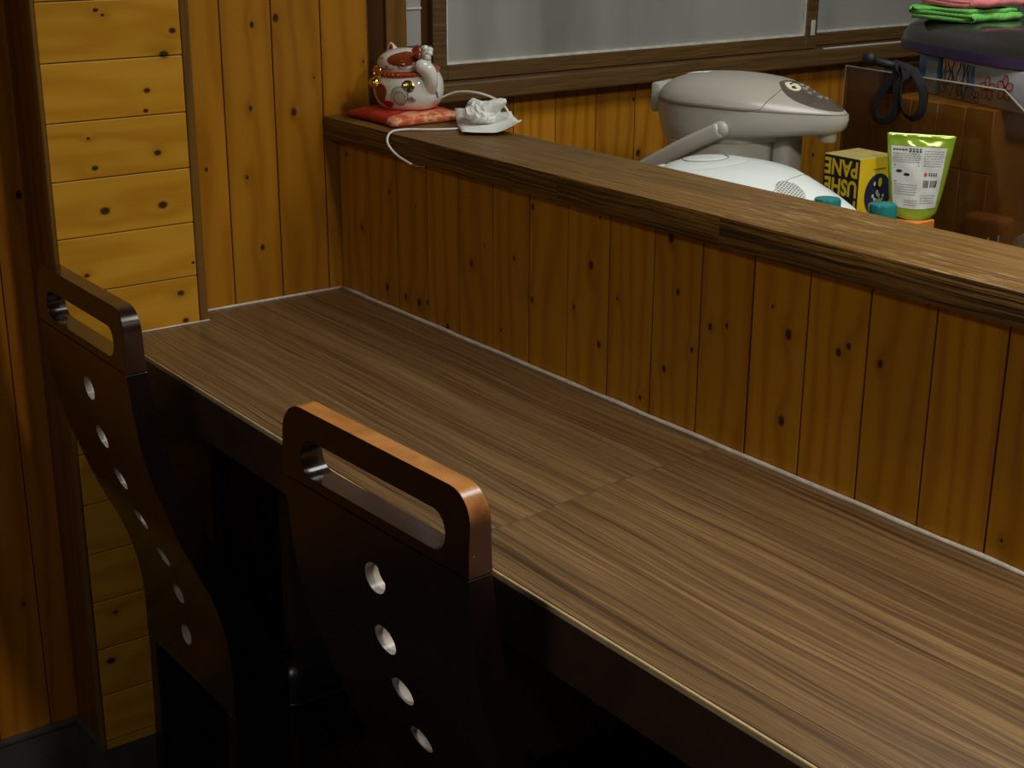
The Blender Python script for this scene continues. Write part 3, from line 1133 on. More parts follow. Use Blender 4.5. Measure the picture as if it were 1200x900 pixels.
body_patch(-0.20, 0.026, 0.27, 0.0150, M['brown_glaze'], 'brown_emblem')
body_patch(0.02, 0.0105, 0.24, 0.0060, M['red_glaze'], 'red_emblem')
cn = body_patch(0.72, 0.0385, 0.19, 0.0095, M['gold'], 'gold_coin', off=0.0004, lob=0.0)
body_patch(0.50, 0.024, 0.24, 0.0150, plain('stone_print', (0.55, 0.50, 0.38), 0.2, 0.2, 90), 'treasure_print', off=0.0005, lob=0.08)
ln = bmesh.new()
for az, z in ((0.64, 0.043), (0.66, 0.035), (0.79, 0.042), (0.80, 0.034)):
    tube(ln, [on_body(az - 0.035, z, 0.0006), on_body(az + 0.035, z, 0.0006)], 0.0014, 6)
for a in range(5):
    aa = -0.9 + a * 0.45
    tube(ln, [on_body(0.80, 0.024, 0.001), on_body(0.80 + 0.17 * math.sin(aa), 0.024 - 0.010 * math.cos(aa), 0.001)], 0.0007, 5)
for i in range(24):
    a0, a1 = 2 * PI * i / 24, 2 * PI * (i + 1) / 24
    tube(ln, [on_body(0.48 + 0.15 * math.cos(a0), 0.022 + 0.009 * math.sin(a0), 0.0009), on_body(0.48 + 0.15 * math.cos(a1), 0.022 + 0.009 * math.sin(a1), 0.0009)], 0.00045, 5)
    tube(ln, [on_body(0.48 + 0.24 * math.cos(a0), 0.0245 + 0.014 * math.sin(a0), 0.0009), on_body(0.48 + 0.24 * math.cos(a1), 0.0245 + 0.014 * math.sin(a1), 0.0009)], 0.00045, 5)
link('print_lines', ln, M['grey_ink'], cat, True)
bm = bmesh.new()
tube(bm, [on_body(1.45, 0.036, 0.0006), on_body(1.60, 0.028, 0.0008), on_body(1.72, 0.018, 0.0006)], [0.0008, 0.0016, 0.0006], 6)
link('hip_line', bm, M['grey_ink'], cat, True)

# cord from the cat over the ledge
pts = spline([(0.160, 0.078, 1.2640), (0.188, 0.098, 1.2790), (0.226, 0.116, 1.2800), (0.254, 0.134, 1.2680), (0.264, 0.141, 1.2470),
              (0.257, 0.120, 1.2336), (0.240, 0.080, 1.2331), (0.222, 0.036, 1.2332), (0.202, -0.002, 1.2340), (0.202, -0.028, 1.2320),
              (0.214, -0.041, 1.2200), (0.238, -0.041, 1.2060), (0.268, -0.035, 1.1960)], 8)
bm = tube(bmesh.new(), pts, 0.0017, 8)
cd = link('power_cord', bm, M['cord'], None, True)
tag(cd, 'thin white cord looping from the ceramic cat down over the ledge edge', 'cord')
bm = tube(bmesh.new(), spline([(0.268, -0.035, 1.1960), (0.281, -0.033, 1.1945), (0.297, -0.033, 1.1965)], 5), 0.0006, 6)
link('bare_wire', bm, M['grey_line'], cd, True)


# napkin and crumpled tissue
def napkin():
    bm = bmesh.new()
    n, m = 16, 12
    P00, P10, P11, P01 = Vector((0.176, 0.104, 0)), Vector((0.280, 0.044, 0)), Vector((0.334, 0.112, 0)), Vector((0.244, 0.160, 0))
    g = []
    for i in range(n + 1):
        for j in range(m + 1):
            u, v = i / n, j / m
            p = (P00.lerp(P10, u)).lerp(P01.lerp(P11, u), v)
            z = 0.0016 + 0.016 * max(0, 1 - u / 0.30) ** 1.6 * (1 - 0.4 * v) + 0.016 * max(0, (v - 0.55) / 0.45) ** 1.5 * (0.4 + 0.6 * u) + 0.0012 * math.sin(u * 9 + v * 5)
            g.append((p, max(z, 0.0008)))
    top = [bm.verts.new((p.x, p.y, z + 0.0008)) for p, z in g]
    bot = [bm.verts.new((p.x, p.y, z - 0.0006)) for p, z in g]
    W = m + 1
    for i in range(n):
        for j in range(m):
            a, b, c_, d = i * W + j, (i + 1) * W + j, (i + 1) * W + j + 1, i * W + j + 1
            bm.faces.new((top[a], top[b], top[c_], top[d]))
            bm.faces.new((bot[d], bot[c_], bot[b], bot[a]))
    rim = [i * W for i in range(n + 1)] + [n * W + j for j in range(1, m + 1)] + [i * W + m for i in range(n - 1, -1, -1)] + [j for j in range(m - 1, 0, -1)]
    for a, b in zip(rim, rim[1:] + rim[:1]):
        bm.faces.new((top[b], top[a], bot[a], bot[b]))
    return bm


nk = link('paper_napkin', napkin(), M['white'], None, True, (0, 0, LZ + 0.0040))
tag(nk, 'flat folded white paper napkin with upturned corners on the ledge', 'napkin')

bm = bmesh.new()
rnd = random.Random(3)
bmesh.ops.create_icosphere(bm, subdivisions=4, radius=1.0)
dirs = [(Vector((rnd.gauss(0, 1), rnd.gauss(0, 1), rnd.gauss(0, 1))).normalized(), rnd.uniform(0.3, 1)) for _ in range(26)]
for v in bm.verts:
    d = v.co.normalized()
    k = min(1.18 - 0.42 * a * max(0.0, d.dot(q)) ** 2 * 1.3 for q, a in dirs) * (1.0 + 0.13 * abs(math.sin(9 * d.x + 6 * d.z) * math.sin(8 * d.y + 2 * d.x)))
    # two pulled-up peaks
    for q, h in ((Vector((0.62, 0.52, 0.62)).normalized(), 0.85), (Vector((-0.5, -0.1, 0.8)).normalized(), 0.22)):
        k += h * max(0.0, d.dot(q)) ** 14
    v.co = Vector((d.x * k * 0.029, d.y * k * 0.027, d.z * k * 0.019 + 0.017))
    v.co.z = max(v.co.z, 0.0)
ts = link('crumpled_tissue', bm, M['white'], None, False, (0.243, 0.104, LZ + 0.0075))
tag(ts, 'crumpled white tissue ball lying on the folded napkin', 'tissue')

# ------------------------------------------------------------------ kitchen back counter
bc = thing('kitchen_counter', 'steel topped kitchen counter behind the partition under the window', 'counter', (1.1, 0.65, FZ))
e = link('worktop', BOX(-1.095, 1.4, -0.545, 0.50, 0.915, 0.949, bev=0.003), M['steeltop'], bc)
e.location.z = -FZ
e = link('cabinet', BOX(-1.095, 1.4, -0.53, 0.46, FZ, 0.9145), M['fascia'], bc)
e.location.z = -FZ
KZ = 0.9495


# ------------------------------------------------------------------ air pots
def head_ring(z, xf, xr, wd, drop=0.0, n=44, p=2.3):
    ring = []
    for i in range(n):
        a = 2 * PI * i / n
        ca, sa = math.cos(a), math.sin(a)
        x = (xf if ca > 0 else xr) * math.copysign(abs(ca) ** (2 / p), ca)
        # front tapers to a rounded snout
        y = wd * math.copysign(abs(sa) ** (2 / p), sa)
        if x > 0:
            y *= 1 - 0.42 * max(0.0, (x - 0.03) / max(xf - 0.03, 0.01)) ** 1.6 if xf > 0.115 else 1
        zz = z - drop * max(0.0, x / 0.19) ** 1.7
        ring.append((x, y, zz))
    return ring


def lid_surface(lid_obj, x, y):
    """height of the lid's top above (x, y), by casting a ray on its mesh"""
    me = lid_obj.data
    from mathutils.bvhtree import BVHTree
    t = BVHTree.FromPolygons([v.co[:] for v in me.vertices], [list(p.vertices) for p in me.polygons])
    h = t.ray_cast(Vector((x, y, 2)), Vector((0, 0, -1)))
    return h[0].z if h[0] else 0.2


def air_pot(root, H, body_mat, shell_mat, lid_mat, white=False):
    s = H / 0.285
    b = bmesh.new()
    lathe(b, [(0.092, 0.0), (0.098, 0.006), (0.099, 0.10), (0.099, H - 0.092)], 48)
    link('body', b, body_mat, root, 'angle')
    b = bmesh.new()
    lathe(b, [(0.090, 0.0005), (0.1005, 0.001), (0.1005, 0.022), (0.0995, 0.024)], 48)
    link('base_ring', b, shell_mat, root, 'angle')
    # collar and beak-like head
    top = H
    b = bmesh.new()
    R_ = [head_ring(top - 0.093, 0.1005, 0.1005, 0.1005, p=2.0),
          head_ring(top - 0.086, 0.1025, 0.1020, 0.1025, p=2.0),
          head_ring(top - 0.0835, 0.140, 0.1025, 0.1030, -0.004, p=2.0),
          head_ring(top - 0.081, 0.172, 0.1030, 0.1035, -0.004, p=2.05),
          head_ring(top - 0.076, 0.186, 0.1035, 0.1040, -0.002, p=2.1),
          head_ring(top - 0.066, 0.193, 0.1045, 0.1050, 0.002, p=2.15),
          head_ring(top - 0.050, 0.196, 0.1060, 0.1060, 0.006, p=2.15),
          head_ring(top - 0.040, 0.195, 0.1070, 0.1065, 0.008, p=2.15)]
    loft(b, R_)
    hd_ = link('spout_head', b, shell_mat, root, 'angle')
    b = bmesh.new()
    R_ = [head_ring(top - 0.0395, 0.1945, 0.1065, 0.1060, 0.008, p=2.15),
          head_ring(top - 0.033, 0.190, 0.1055, 0.1050, 0.012, p=2.15),
          head_ring(top - 0.022, 0.176, 0.1000, 0.0985, 0.017, p=2.1),
          head_ring(top - 0.011, 0.148, 0.0850, 0.0840, 0.019, p=2.05),
          head_ring(top - 0.004, 0.110, 0.0650, 0.0650, 0.013, p=2.0),
          head_ring(top - 0.0008, 0.060, 0.0380, 0.0380, 0.006, p=2.0),
          head_ring(top, 0.020, 0.0130, 0.0130, 0.0, p=2.0)]
    loft(b, R_)
    lid = link('lid', b, lid_mat, root, True)
    b = bmesh.new()
    ring = [p for p in head_ring(top - 0.0397, 0.1956, 0.1072, 0.1067, 0.008, n=88, p=2.15) if p[0] < 0.085]
    ring = sorted(ring, key=lambda p: math.atan2(p[1], -p[0]))
    y_end = abs(ring[0][1])
    arc = []
    for i in range(1, 24):
        t_ = i / 24
        x = 0.085 + 0.020 * math.sin(PI * t_)
        y = (y_end - 0.003) * math.cos(PI * t_)
        h_ = lid_surface(lid, x, y)
        if h_ > top - 0.05:
            arc.append((x, y, h_ + 0.0002))
    if ring[-1][1] < 0:
        arc.reverse()
    tube(b, ring + arc, 0.0006, 6, closed=True)
    link('lid_seam', b, M['grey_line'] if white else M['pot_panel'], lid, True)
    # spout outlet under the beak
    b = lathe(bmesh.new(), [(0.013, top - 0.0900), (0.014, top - 0.0885), (0.015, top - 0.066)], 20, 0.166, 0)
    link('spout', b, shell_mat, root, 'angle')
    # hinge block at the rear
    b = BOX(-0.121, -0.104, -0.030, 0.030, top - 0.066, top - 0.020, bev=0.005)
    link('hinge', b, shell_mat, root, 'angle')
    return lid


def lid_decal(lid_obj, cx, cy, rx, ry, off, fn=None, n=28, rows=6):
    b = bmesh.new()
    R_ = []
    for k in range(1, rows + 1):
        r_ = k / rows
        ring = []
        for i in range(n):
            a = 2 * PI * i / n
            x, y = cx + rx * r_ * math.cos(a), cy + ry * r_ * math.sin(a)
            if fn:
                x, y = fn(x, y)
            ring.append((x, y, lid_surface(lid_obj, x, y) + (off if k < rows else 0.0003)))
        R_.append(ring)
    loft(b, R_, True, False)
    return b


P_H = 0.352
pot = thing('air_pot', 'grey electric hot water pot with brown control panel near the window', 'hot water pot', (0.385, 0.475, KZ), math.radians(20))
lid = air_pot(pot, P_H, M['steel'], M['pot_grey'], M['pot_lid'])
# plastic front shell over the steel body
b = bmesh.new()
R_ = []
for z in (0.004, 0.10, P_H - 0.0935):
    R_.append([(0.1006 * math.cos(math.radians(a)), 0.1006 * math.sin(math.radians(a)), z) for a in range(-128, -18, 5)])
R2 = [[(x * 0.984, y * 0.984, z) for x, y, z in r] for r in R_]
for a_, b_ in zip(R_[:-1], R_[1:]):
    pass
vr = [[b.verts.new(p) for p in r] for r in R_]
vq = [[b.verts.new(p) for p in r] for r in R2]
for k in range(2):
    for i in range(len(R_[0]) - 1):
        b.faces.new((vr[k][i], vr[k][i + 1], vr[k + 1][i + 1], vr[k + 1][i]))
for k in range(2):
    for c_ in (0, -1):
        b.faces.new((vr[k][c_], vq[k][c_], vq[k + 1][c_], vr[k + 1][c_]))
link('side_shell', b, M['pot_grey'], pot, True)
# snout column down the front
b = BOX(0.085, 0.118, -0.032, 0.032, 0.004, P_H - 0.082, bev=0.012, seg=3)
link('front_column', b, M['pot_grey'], pot, 'angle')
cp = link('control_panel', lid_decal(lid, 0.137, 0.0, 0.050, 0.050, 0.0012,
          lambda x, y: (x, y * (1 - 0.35 * max(0, (x - 0.11) / 0.08)))), M['pot_panel'], pot, True)
b = bmesh.new()
zc = lid_surface(cp, 0.112, -0.014)
R_ = [[(0.112 + 0.0125 * k_ * math.cos(2 * PI * i / 22), -0.016 + 0.0125 * k_ * math.sin(2 * PI * i / 22), lid_surface(cp, 0.112 + 0.0125 * math.cos(2 * PI * i / 22), -0.016 + 0.0125 * math.sin(2 * PI * i / 22)) + h)
       for i in range(22)] for k_, h in ((1.0, -0.001), (1.0, 0.0014), (0.9, 0.0020), (0.3, 0.0021))]
loft(b, R_, False, True)
bt = link('dispense_button', b, M['cream'], cp, True)
b = bmesh.new()
for (dx, dy, ww, hh) in ((-0.004, -0.004, 0.003, 0.007), (0.000, -0.004, 0.003, 0.007), (-0.004, 0.004, 0.007, 0.002)):
    x, y = 0.112 + dx, -0.016 + dy
    z = lid_surface(bt, x, y) + 0.0005
    box(b, x, x + ww, y, y + hh, z - 0.001, z + 0.0004)
link('button_marks', b, M['ink'], bt)
b = bmesh.new()
for x, y, ww, hh in ((0.113, 0.006, 0.006, 0.003), (0.121, 0.010, 0.005, 0.003), (0.122, -0.006, 0.009, 0.0018), (0.134, -0.012, 0.006, 0.0016), (0.136, 0.004, 0.004, 0.0016), (0.148, -0.006, 0.007, 0.0016), (0.155, 0.006, 0.005, 0.0016)):
    z = lid_surface(cp, x, y)
    box(b, x, x + ww, y, y + hh, z - 0.003, z + 0.0004)
link('panel_marks', b, M['pale_mark'], cp)
# label on the lid
b = bmesh.new()
for i in range(6):
    for j in range(4):
        q = []
        for di, dj in ((0, 0), (1, 0), (1, 1), (0, 1)):
            x = -0.072 + (i + di) / 6 * 0.040
            y = -0.016 + (j + dj) / 4 * 0.026
            q.append(b.verts.new((x, y, lid_surface(lid, x, y) + 0.0006)))
        b.faces.new(q)
bmesh.ops.remove_doubles(b, verts=b.verts[:], dist=1e-5)
link('white_sticker', b, M['white'], lid)
# carrying handle folded back and down
b = bmesh.new()
hp = []
za = P_H - 0.070
for s in (-1, 1):
    arm_ = [(0.040, s * 0.107, za), (-0.01, s * 0.1145, za - 0.026), (-0.065, s * 0.1145, za - 0.058), (-0.118, s * 0.108, za - 0.090)]
    hp.append(arm_)
path = spline(hp[0] + [(-0.138, -0.085, za - 0.100), (-0.145, 0.0, za - 0.104), (-0.138, 0.085, za - 0.100)] + hp[1][::-1], 5)
tube(b, path, 0.010, 12, flat=(0.0075, 0.0125))
for s in (-1, 1):
    bmesh.ops.create_uvsphere(b, u_segments=16, v_segments=10, radius=0.013, matrix=Matrix.Translation((0.040, s * 0.107, za)) @ Matrix.Diagonal((1, 0.6, 1, 1)))
link('carry_handle', b, M['pot_grey'], pot, True)

W_H = 0.272
wp = thing('air_pot', 'white electric hot water pot whose lid shows just above the ledge', 'hot water pot', (0.612, 0.252, KZ), math.radians(16))
wlid = air_pot(wp, W_H, M['white_plastic'], M['white_plastic'], M['white_plastic'], True)
b = lid_decal(wlid, -0.035, 0.0, 0.058, 0.070, 0.0016)
pl = link('lid_plate', b, M['white_plastic'], wlid, True)
b = lid_decal(wlid, -0.035, 0.004, 0.030, 0.034, 0.0034)
link('lid_button', b, plain('off_white_plastic', (0.70, 0.74, 0.72), 0.3, 0.02, 8), wlid, True)
b = bmesh.new()
tube(b, [(-0.035 + 0.0302 * math.cos(a), 0.004 + 0.0342 * math.sin(a), lid_surface(wlid, -0.035 + 0.0302 * math.cos(a), 0.004 + 0.0342 * math.sin(a)) + 0.0022) for a in [2 * PI * i / 36 for i in range(36)]], 0.0006, 5, closed=True)
link('button_groove', b, M['grey_line'], wlid, True)
b = bmesh.new()
gx, gy = 0.118, -0.040
R_ = []
for ix in range(-5, 6):
    for iy in range(-4, 5):
        if (ix / 5.2) ** 2 + (iy / 4.2) ** 2 <= 1:
            x, y = gx + ix * 0.0036, gy + iy * 0.0036
            z = lid_surface(wlid, x, y)
            disc(b, (x, y, z), (1, 0, 0), (0, 1, 0), 0.0011, None, 0.0020, 8)
vg = link('steam_vent', lid_decal(wlid, gx, gy, 0.021, 0.017, 0.0012), plain('pale_grey_vent', (0.55, 0.55, 0.52), 0.4, 0.05, 30), wlid, True)
link('vent_holes', b, M['grey_ink'], vg)

# ------------------------------------------------------------------ small goods on the kitchen counter


def bottle(x, y, top, label, group):
    t = thing('sauce_bottle', label, 'bottle', (x, y, KZ), 0, group)
    h = top - KZ
    b = lathe(bmesh.new(), [(0.026, 0), (0.029, 0.004), (0.029, h - 0.110), (0.026, h - 0.085), (0.015, h - 0.050), (0.0125, h - 0.024)], 28)
    link('body', b, M['bottle'], t, 'angle')
    b = bmesh.new()
    R_ = []
    for r, z in ((0.0155, h - 0.0235), (0.0160, h - 0.021), (0.0158, h - 0.003), (0.0148, h - 0.0006), (0.012, h)):
        R_.append([((r + 0.0005 * (i % 2)) * math.cos(2 * PI * i / 48), (r + 0.0005 * (i % 2)) * math.sin(2 * PI * i / 48), z) for i in range(48)])
    loft(b, R_)
    cp_ = link('cap', b, M['teal'], t, 'angle')
    cp_['label'] = 'teal screw cap'
    return t


bottle(0.840, 0.200, 1.2165, 'teal-capped bottle in front of the white pot, left of the two', 'teal-capped bottles')
bottle(0.925, 0.200, 1.2245, 'teal-capped bottle in front of the green pouch, right of the two', 'teal-capped bottles')

# black wire rack that carries the box and the pouch
RK = thing('wire_rack', 'black wire rack behind the ledge under the green pouch', 'rack', (0.68, 0.53, KZ))
b = bmesh.new()
x0, x1, y0, y1, z1 = -0.125, 0.135, -0.055, 0.062, 0.150
for z in (0.02, z1 - 0.012):
    tube(b, [(x0, y0, z), (x1, y0, z), (x1, y1, z), (x0, y1, z)], 0.0022, 6, closed=True)
link('wire_rim', b, M['wire'], RK, True)
for i in range(14):
    x = x0 + (x1 - x0) * i / 13
    link('wire_bar', tube(bmesh.new(), [(x, y0, 0.0), (x, y0, z1)], 0.0024, 6), M['wire'], RK, True)
for i in range(5):
    y = y0 + (y1 - y0) * (i + 1) / 5
    link('wire_bar', tube(bmesh.new(), [(x1, y, 0.0), (x1, y, z1 + 0.012)], 0.0024, 6), M['wire'], RK, True)
b = BOX(x0 + 0.003, x1 - 0.003, y0 + 0.003, y1 - 0.003, 0.024, 0.030)
link('shelf', b, M['wire'], RK)

# yellow carton with upside down lettering
yb = thing('yellow_carton', 'yellow and black carton with big upside-down letters beside the pouch', 'box', (0.600, 0.540, KZ + 0.0305))
yw, yd, yz0, yz1 = 0.068, 0.074, 0.0, 0.2215
bm = bmesh.new()
box(bm, -0.034, 0.034, -0.040, 0.034, 0.0, yz1, 0.001, 1)
for f in bm.faces:
    if f.normal.z > 0.7:
        f.material_index = 1
bmesh.ops.recalc_face_normals(bm, faces=bm.faces)
for f in bm.faces:
    f.normal_update()
    f.material_index = 1 if f.normal.z > 0.7 else (2 if f.normal.y < -0.7 else 0)
link('carton', bm, [M['yellow'], M['kraft'], M['ink']], yb)
b = bmesh.new()
# lettering reads from the right corner, turned half round
for k, (txt, zz) in enumerate((('PANE', yz1 - 0.006), ('USHE', yz1 - 0.0345), ('P', yz1 - 0.063))):
    text_mesh(b, txt, 0.0325, (0.0325, -0.0402, zz), (-1, 0, 0), (0, 0, -1), 0.0004, squash=0.80, bold=0.0011)
lt = link('lettering', b, M['yellow'], yb)
b = bmesh.new()
disc(b, (0.0342, 0.004, yz1 - 0.056), (0, 1, 0), (0, 0, 1), 0.029, 0.031, 0.0003, 36)
em = link('round_emblem', b, M['navy'], yb)
b = bmesh.new()
rr = random.Random(5)
for i in range(16):
    a = rr.uniform(0, 2 * PI)
    q = rr.uniform(0.003, 0.021)
    disc(b, (0.0342, 0.004 + q * math.cos(a) - 0.004, yz1 - 0.056 + q * math.sin(a) - 0.003), (0, 1, 0), (0, 0, 1), rr.uniform(0.0018, 0.0034), rr.uniform(0.002, 0.004), 0.0007 + 0.00005 * i, 7)
link('emblem_print', b, M['silver_film'], em)
b = bmesh.new()
disc(b, (0.0342, 0.006, yz1 - 0.038), (0, 1, 0), (0, 0, 1), 0.0045, 0.007, 0.0018, 14)
disc(b, (0.0342, 0.006, yz1 - 0.068), (0, 1, 0), (0, 0, 1), 0.0065, 0.0055, 0.0018, 14)
link('emblem_drop', b, M['yellow'], em)
b = bmesh.new()
for i in range(9):
    patch(b, (0.0342, -0.008 + i * 0.0030, yz1 - 0.019), (0, 1, 0), (0, 0, 1), 0.0022, 0.0015, 0.0004)
link('small_print', b, M['ink'], yb)

# orange carton the pouch stands on
oc = link('orange_carton', BOX(-0.034, 0.030, -0.032, 0.022, 0, 0.141, bev=0.0015, seg=1), M['orange'], None, False, (0.694, 0.545, KZ + 0.0305))
tag(oc, 'orange carton just under the green pouch', 'box')

# green stand-up pouch
PB = Vector((0.700, 0.550, KZ + 0.0305 + 0.1415))
po = thing('snack_pouch', 'green and silver stand-up pouch printed with small dark text', 'pouch', PB)
ux = Vector((0.6341, 0.7732, 0.0))
ux.normalize()
nv = Vector((ux.y, -ux.x, 0))          # towards the viewer
PHt = 0.119


def pouch_pt(u, v, side):
    """u -1..1 across, v 0..1 up, side +1 front"""
    hw = 0.0315 + 0.0175 * v ** 0.8
    bul = (1 - v) ** 0.8 * (1 - abs(u) ** 2.4) * 0.017 + 0.0006
    if v > 0.9:
        bul = 0.0006 + 0.0006 * math.sin(u * 9)
    wr = 0.0010 * math.sin(u * 7 + v * 11) * math.sin(v * 9) * (1 - abs(u) ** 4)
    lean = -0.010 + 0.0 * v
    base = 0.0035 * (1 - u * u) * (1 - v) ** 6
    p = ux * (u * hw + 0.004 * v - 0.002) + nv * (side * bul + wr + lean * v) + Vector((0, 0, v * PHt * (1 - 0.02 * u) + 0.006 * max(0.0, abs(u) - 0.3) * (1 - v) ** 5))
    return p


def pouch_panel(u0, u1, v0, v1, off=0.0, nu=16, nv_=18, side=1):
    b = bmesh.new()
    g = [[b.verts.new(pouch_pt(u0 + (u1 - u0) * i / nu, v0 + (v1 - v0) * j / nv_, side) + nv * off * side) for j in range(nv_ + 1)] for i in range(nu + 1)]
    for i in range(nu):
        for j in range(nv_):
            b.faces.new((g[i][j], g[i + 1][j], g[i + 1][j + 1], g[i][j + 1]))
    return b


b = bmesh.new()
NU, NV = 24, 26
gf = [[b.verts.new(pouch_pt(-1 + 2 * i / NU, j / NV, 1)) for j in range(NV + 1)] for i in range(NU + 1)]
gb = [[b.verts.new(pouch_pt(-1 + 2 * i / NU, j / NV, -1)) for j in range(NV + 1)] for i in range(NU + 1)]
for i in range(NU):
    for j in range(NV):
        b.faces.new((gf[i][j], gf[i + 1][j], gf[i + 1][j + 1], gf[i][j + 1]))
        b.faces.new((gb[i][j + 1], gb[i + 1][j + 1], gb[i + 1][j], gb[i][j]))
for j in range(NV):
    for i in (0, NU):
        b.faces.new((gf[i][j], gf[i][j + 1], gb[i][j + 1], gb[i][j]))
for i in range(NU):
    for j in (0, NV):
        b.faces.new((gf[i][j], gf[i + 1][j], gb[i + 1][j], gb[i][j]))
link('bag', b, M['green_film'], po, True)
sp_ = link('text_panel', pouch_panel(-0.90, 0.80, 0.13, 0.855, 0.0006), M['silver_film'], po, True)
sp_['label'] = 'silver panel covered in small print'


def pr(bm, u, v, w_, h_, off=0.0010):
    q = []
    for a, c_ in ((0, 0), (w_, 0), (w_, h_), (0, h_)):
        q.append(bm.verts.new(pouch_pt(u + a, v + c_, 1) + nv * off))
    bm.faces.new(q)


b = bmesh.new()
rr = random.Random(11)


def lines(u0, u1, v0, v1, n, h_, gap=0.3):
    for k in range(n):
        v = v1 - (v1 - v0) * (k + 0.5) / n
        u = u0
        while u < u1 - 0.03:
            w_ = rr.uniform(0.03, 0.09)
            w_ = min(w_, u1 - u)
            pr(b, u, v, w_, h_)
            u += w_ + rr.uniform(0.012, 0.03)
        if rr.random() < 0.2:
            continue


lines(-0.84, 0.02, 0.66, 0.78, 5, 0.008)
link('small_print', b, M['grey_ink'], sp_)
b = bmesh.new()
lines(0.12, 0.74, 0.62, 0.82, 7, 0.007)
link('small_print', b, M['grey_ink'], sp_)
b = bmesh.new()
lines(-0.82, -0.05, 0.28, 0.42, 5, 0.007)
link('small_print', b, M['grey_ink'], sp_)
b = bmesh.new()
lines(0.10, 0.66, 0.18, 0.30, 4, 0.007)
link('small_print', b, M['grey_ink'], sp_)
b = bmesh.new()
lines(-0.50, 0.0, 0.16, 0.24, 3, 0.006)
link('small_print', b, M['grey_ink'], sp_)
b = bmesh.new()
for k in range(4):
    u = -0.36 + 0.105 * k
    pr(b, u, 0.795, 0.075, 0.012)
    pr(b, u, 0.825, 0.075, 0.009)
    pr(b, u + 0.008, 0.787, 0.018, 0.048)
    pr(b, u + 0.05, 0.787, 0.018, 0.048)
for k in range(5):
    pr(b, -0.84 + 0.09 * k, 0.806, 0.07, 0.018)
link('heading', b, M['ink'], sp_)
b = bmesh.new()
for k in range(4):
    u = 0.32 + 0.078 * k
    pr(b, u, 0.525, 0.058, 0.010)
    pr(b, u + 0.02, 0.512, 0.017, 0.046)
    pr(b, u, 0.545, 0.05, 0.009)
link('maker_mark', b, M['ink'], sp_)
b = bmesh.new()
for (cu_, cv_) in ((-0.66, 0.565), (-0.42, 0.53)):
    q = [b.verts.new(pouch_pt(cu_ + 0.10 * math.cos(2 * PI * i / 14), cv_ + 0.018 * math.sin(2 * PI * i / 14), 1) + nv * 0.001) for i in range(14)]
    b.faces.new(q)
link('leaf_print', b, M['ink'], sp_)
b = bmesh.new()
u = 0.16
while u < 0.66:
    w_ = rr.choice((0.008, 0.014, 0.022))
    pr(b, u, 0.385, w_, 0.085, 0.0011)
    u += w_ + rr.choice((0.010, 0.016))
    if 0.36 < u < 0.41:
        u = 0.41
link('barcode', b, M['ink'], sp_)
b = bmesh.new()
b.faces.new([b.verts.new(pouch_pt(0.22 + 0.055 * math.cos(2 * PI * i / 18), 0.535 + 0.023 * math.sin(2 * PI * i / 18), 1) + nv * 0.0011) for i in range(18)])
link('red_seal', b, M['red_print'], sp_)
b = bmesh.new()
pr(b, -0.84, 0.44, 0.09, 0.010)
link('red_line', b, M['red_print'], sp_)
b = bmesh.new()
pr(b, -0.82, 0.632, 0.80, 0.012)
link('green_rule', b, M['green_film'], sp_)

# wooden jar behind the carton
b = lathe(bmesh.new(), [(0.018, 0), (0.021, 0.004), (0.019, 0.12), (0.017, 0.196), (0.0195, 0.200), (0.0195, 0.226), (0.0170, 0.232), (0.006, 0.234)], 28)
j = link('wooden_shaker', b, M['wood_jar'], None, 'angle', (0.505, 0.605, KZ))
tag(j, 'small brown wooden shaker standing between grey pot and yellow carton', 'shaker')

# ------------------------------------------------------------------ smoky acrylic bin and what lies in and over it
ab = thing('acrylic_bin', 'dark smoky acrylic bin with a sloping cut corner behind the pouch', 'bin', (0.70, 0.644, KZ))
b = bmesh.new()
out = [(-0.226, 0.0), (0.30, 0.0), (0.30, 0.168), (0.062, 0.354), (-0.226, 0.360)]
out = [(-0.226, 0.0), (0.30, 0.0), (0.30, 0.130), (0.150, 0.292), (0.064, 0.3535), (-0.226, 0.3595)]
loft(b, [[(x, 0.0, z) for x, z in out], [(x, -0.004, z) for x, z in out]])
link('front_panel', b, M['smoky'], ab)
b = bmesh.new()
tube(b, [(-0.2275, -0.002, 0.001), (-0.2275, -0.002, 0.3605), (0.064, -0.002, 0.3545), (0.151, -0.002, 0.2925), (0.300, -0.002, 0.131)], 0.0016, 6)
link('polished_edge', b, plain('pale_acrylic_edge', (0.34, 0.28, 0.22), 0.2, 0.1, 40), ab, True)
b = BOX(-0.226, -0.222, 0.0005, 0.26, 0.0, 0.355)
link('side_panel', b, M['smoky'], ab)
b = BOX(-0.221, 0.30, 0.001, 0.26, 0.0, 0.004)
link('bottom_panel', b, M['smoky'], ab)
b = BOX(-0.221, 0.30, 0.2605, 0.2645, 0.0, 0.355)
link('back_panel', b, M['smoky'], ab)

# grey wrap and brown loaf in the bin
b = bmesh.new()
bmesh.ops.create_icosphere(b, subdivisions=4, radius=1.0)
for v in b.verts:
    d = v.co.normalized()
    k = 1 + 0.06 * math.sin(9 * d.x + 3 * d.z) + 0.05 * math.sin(8 * d.y - 6 * d.z)
    v.co = Vector((d.x * k * 0.105, d.y * k * 0.045, max(d.z * k * 0.075 + 0.068, 0.0)))
g = link('wrapped_bundle', b, M['cloth_grey'], None, True, (0.832, 0.742, KZ + 0.005))
tag(g, 'grey wrapped bundle lying low inside the acrylic bin', 'bundle')
b = BOX(-0.036, 0.036, -0.018, 0.018, 0, 0.165, bev=0.010, seg=3)
g = link('brown_package', b, M['bread'], None, 'angle', (0.745, 0.668, KZ + 0.0045))
tag(g, 'orange-brown package inside the bin to the right of the pouch', 'package')

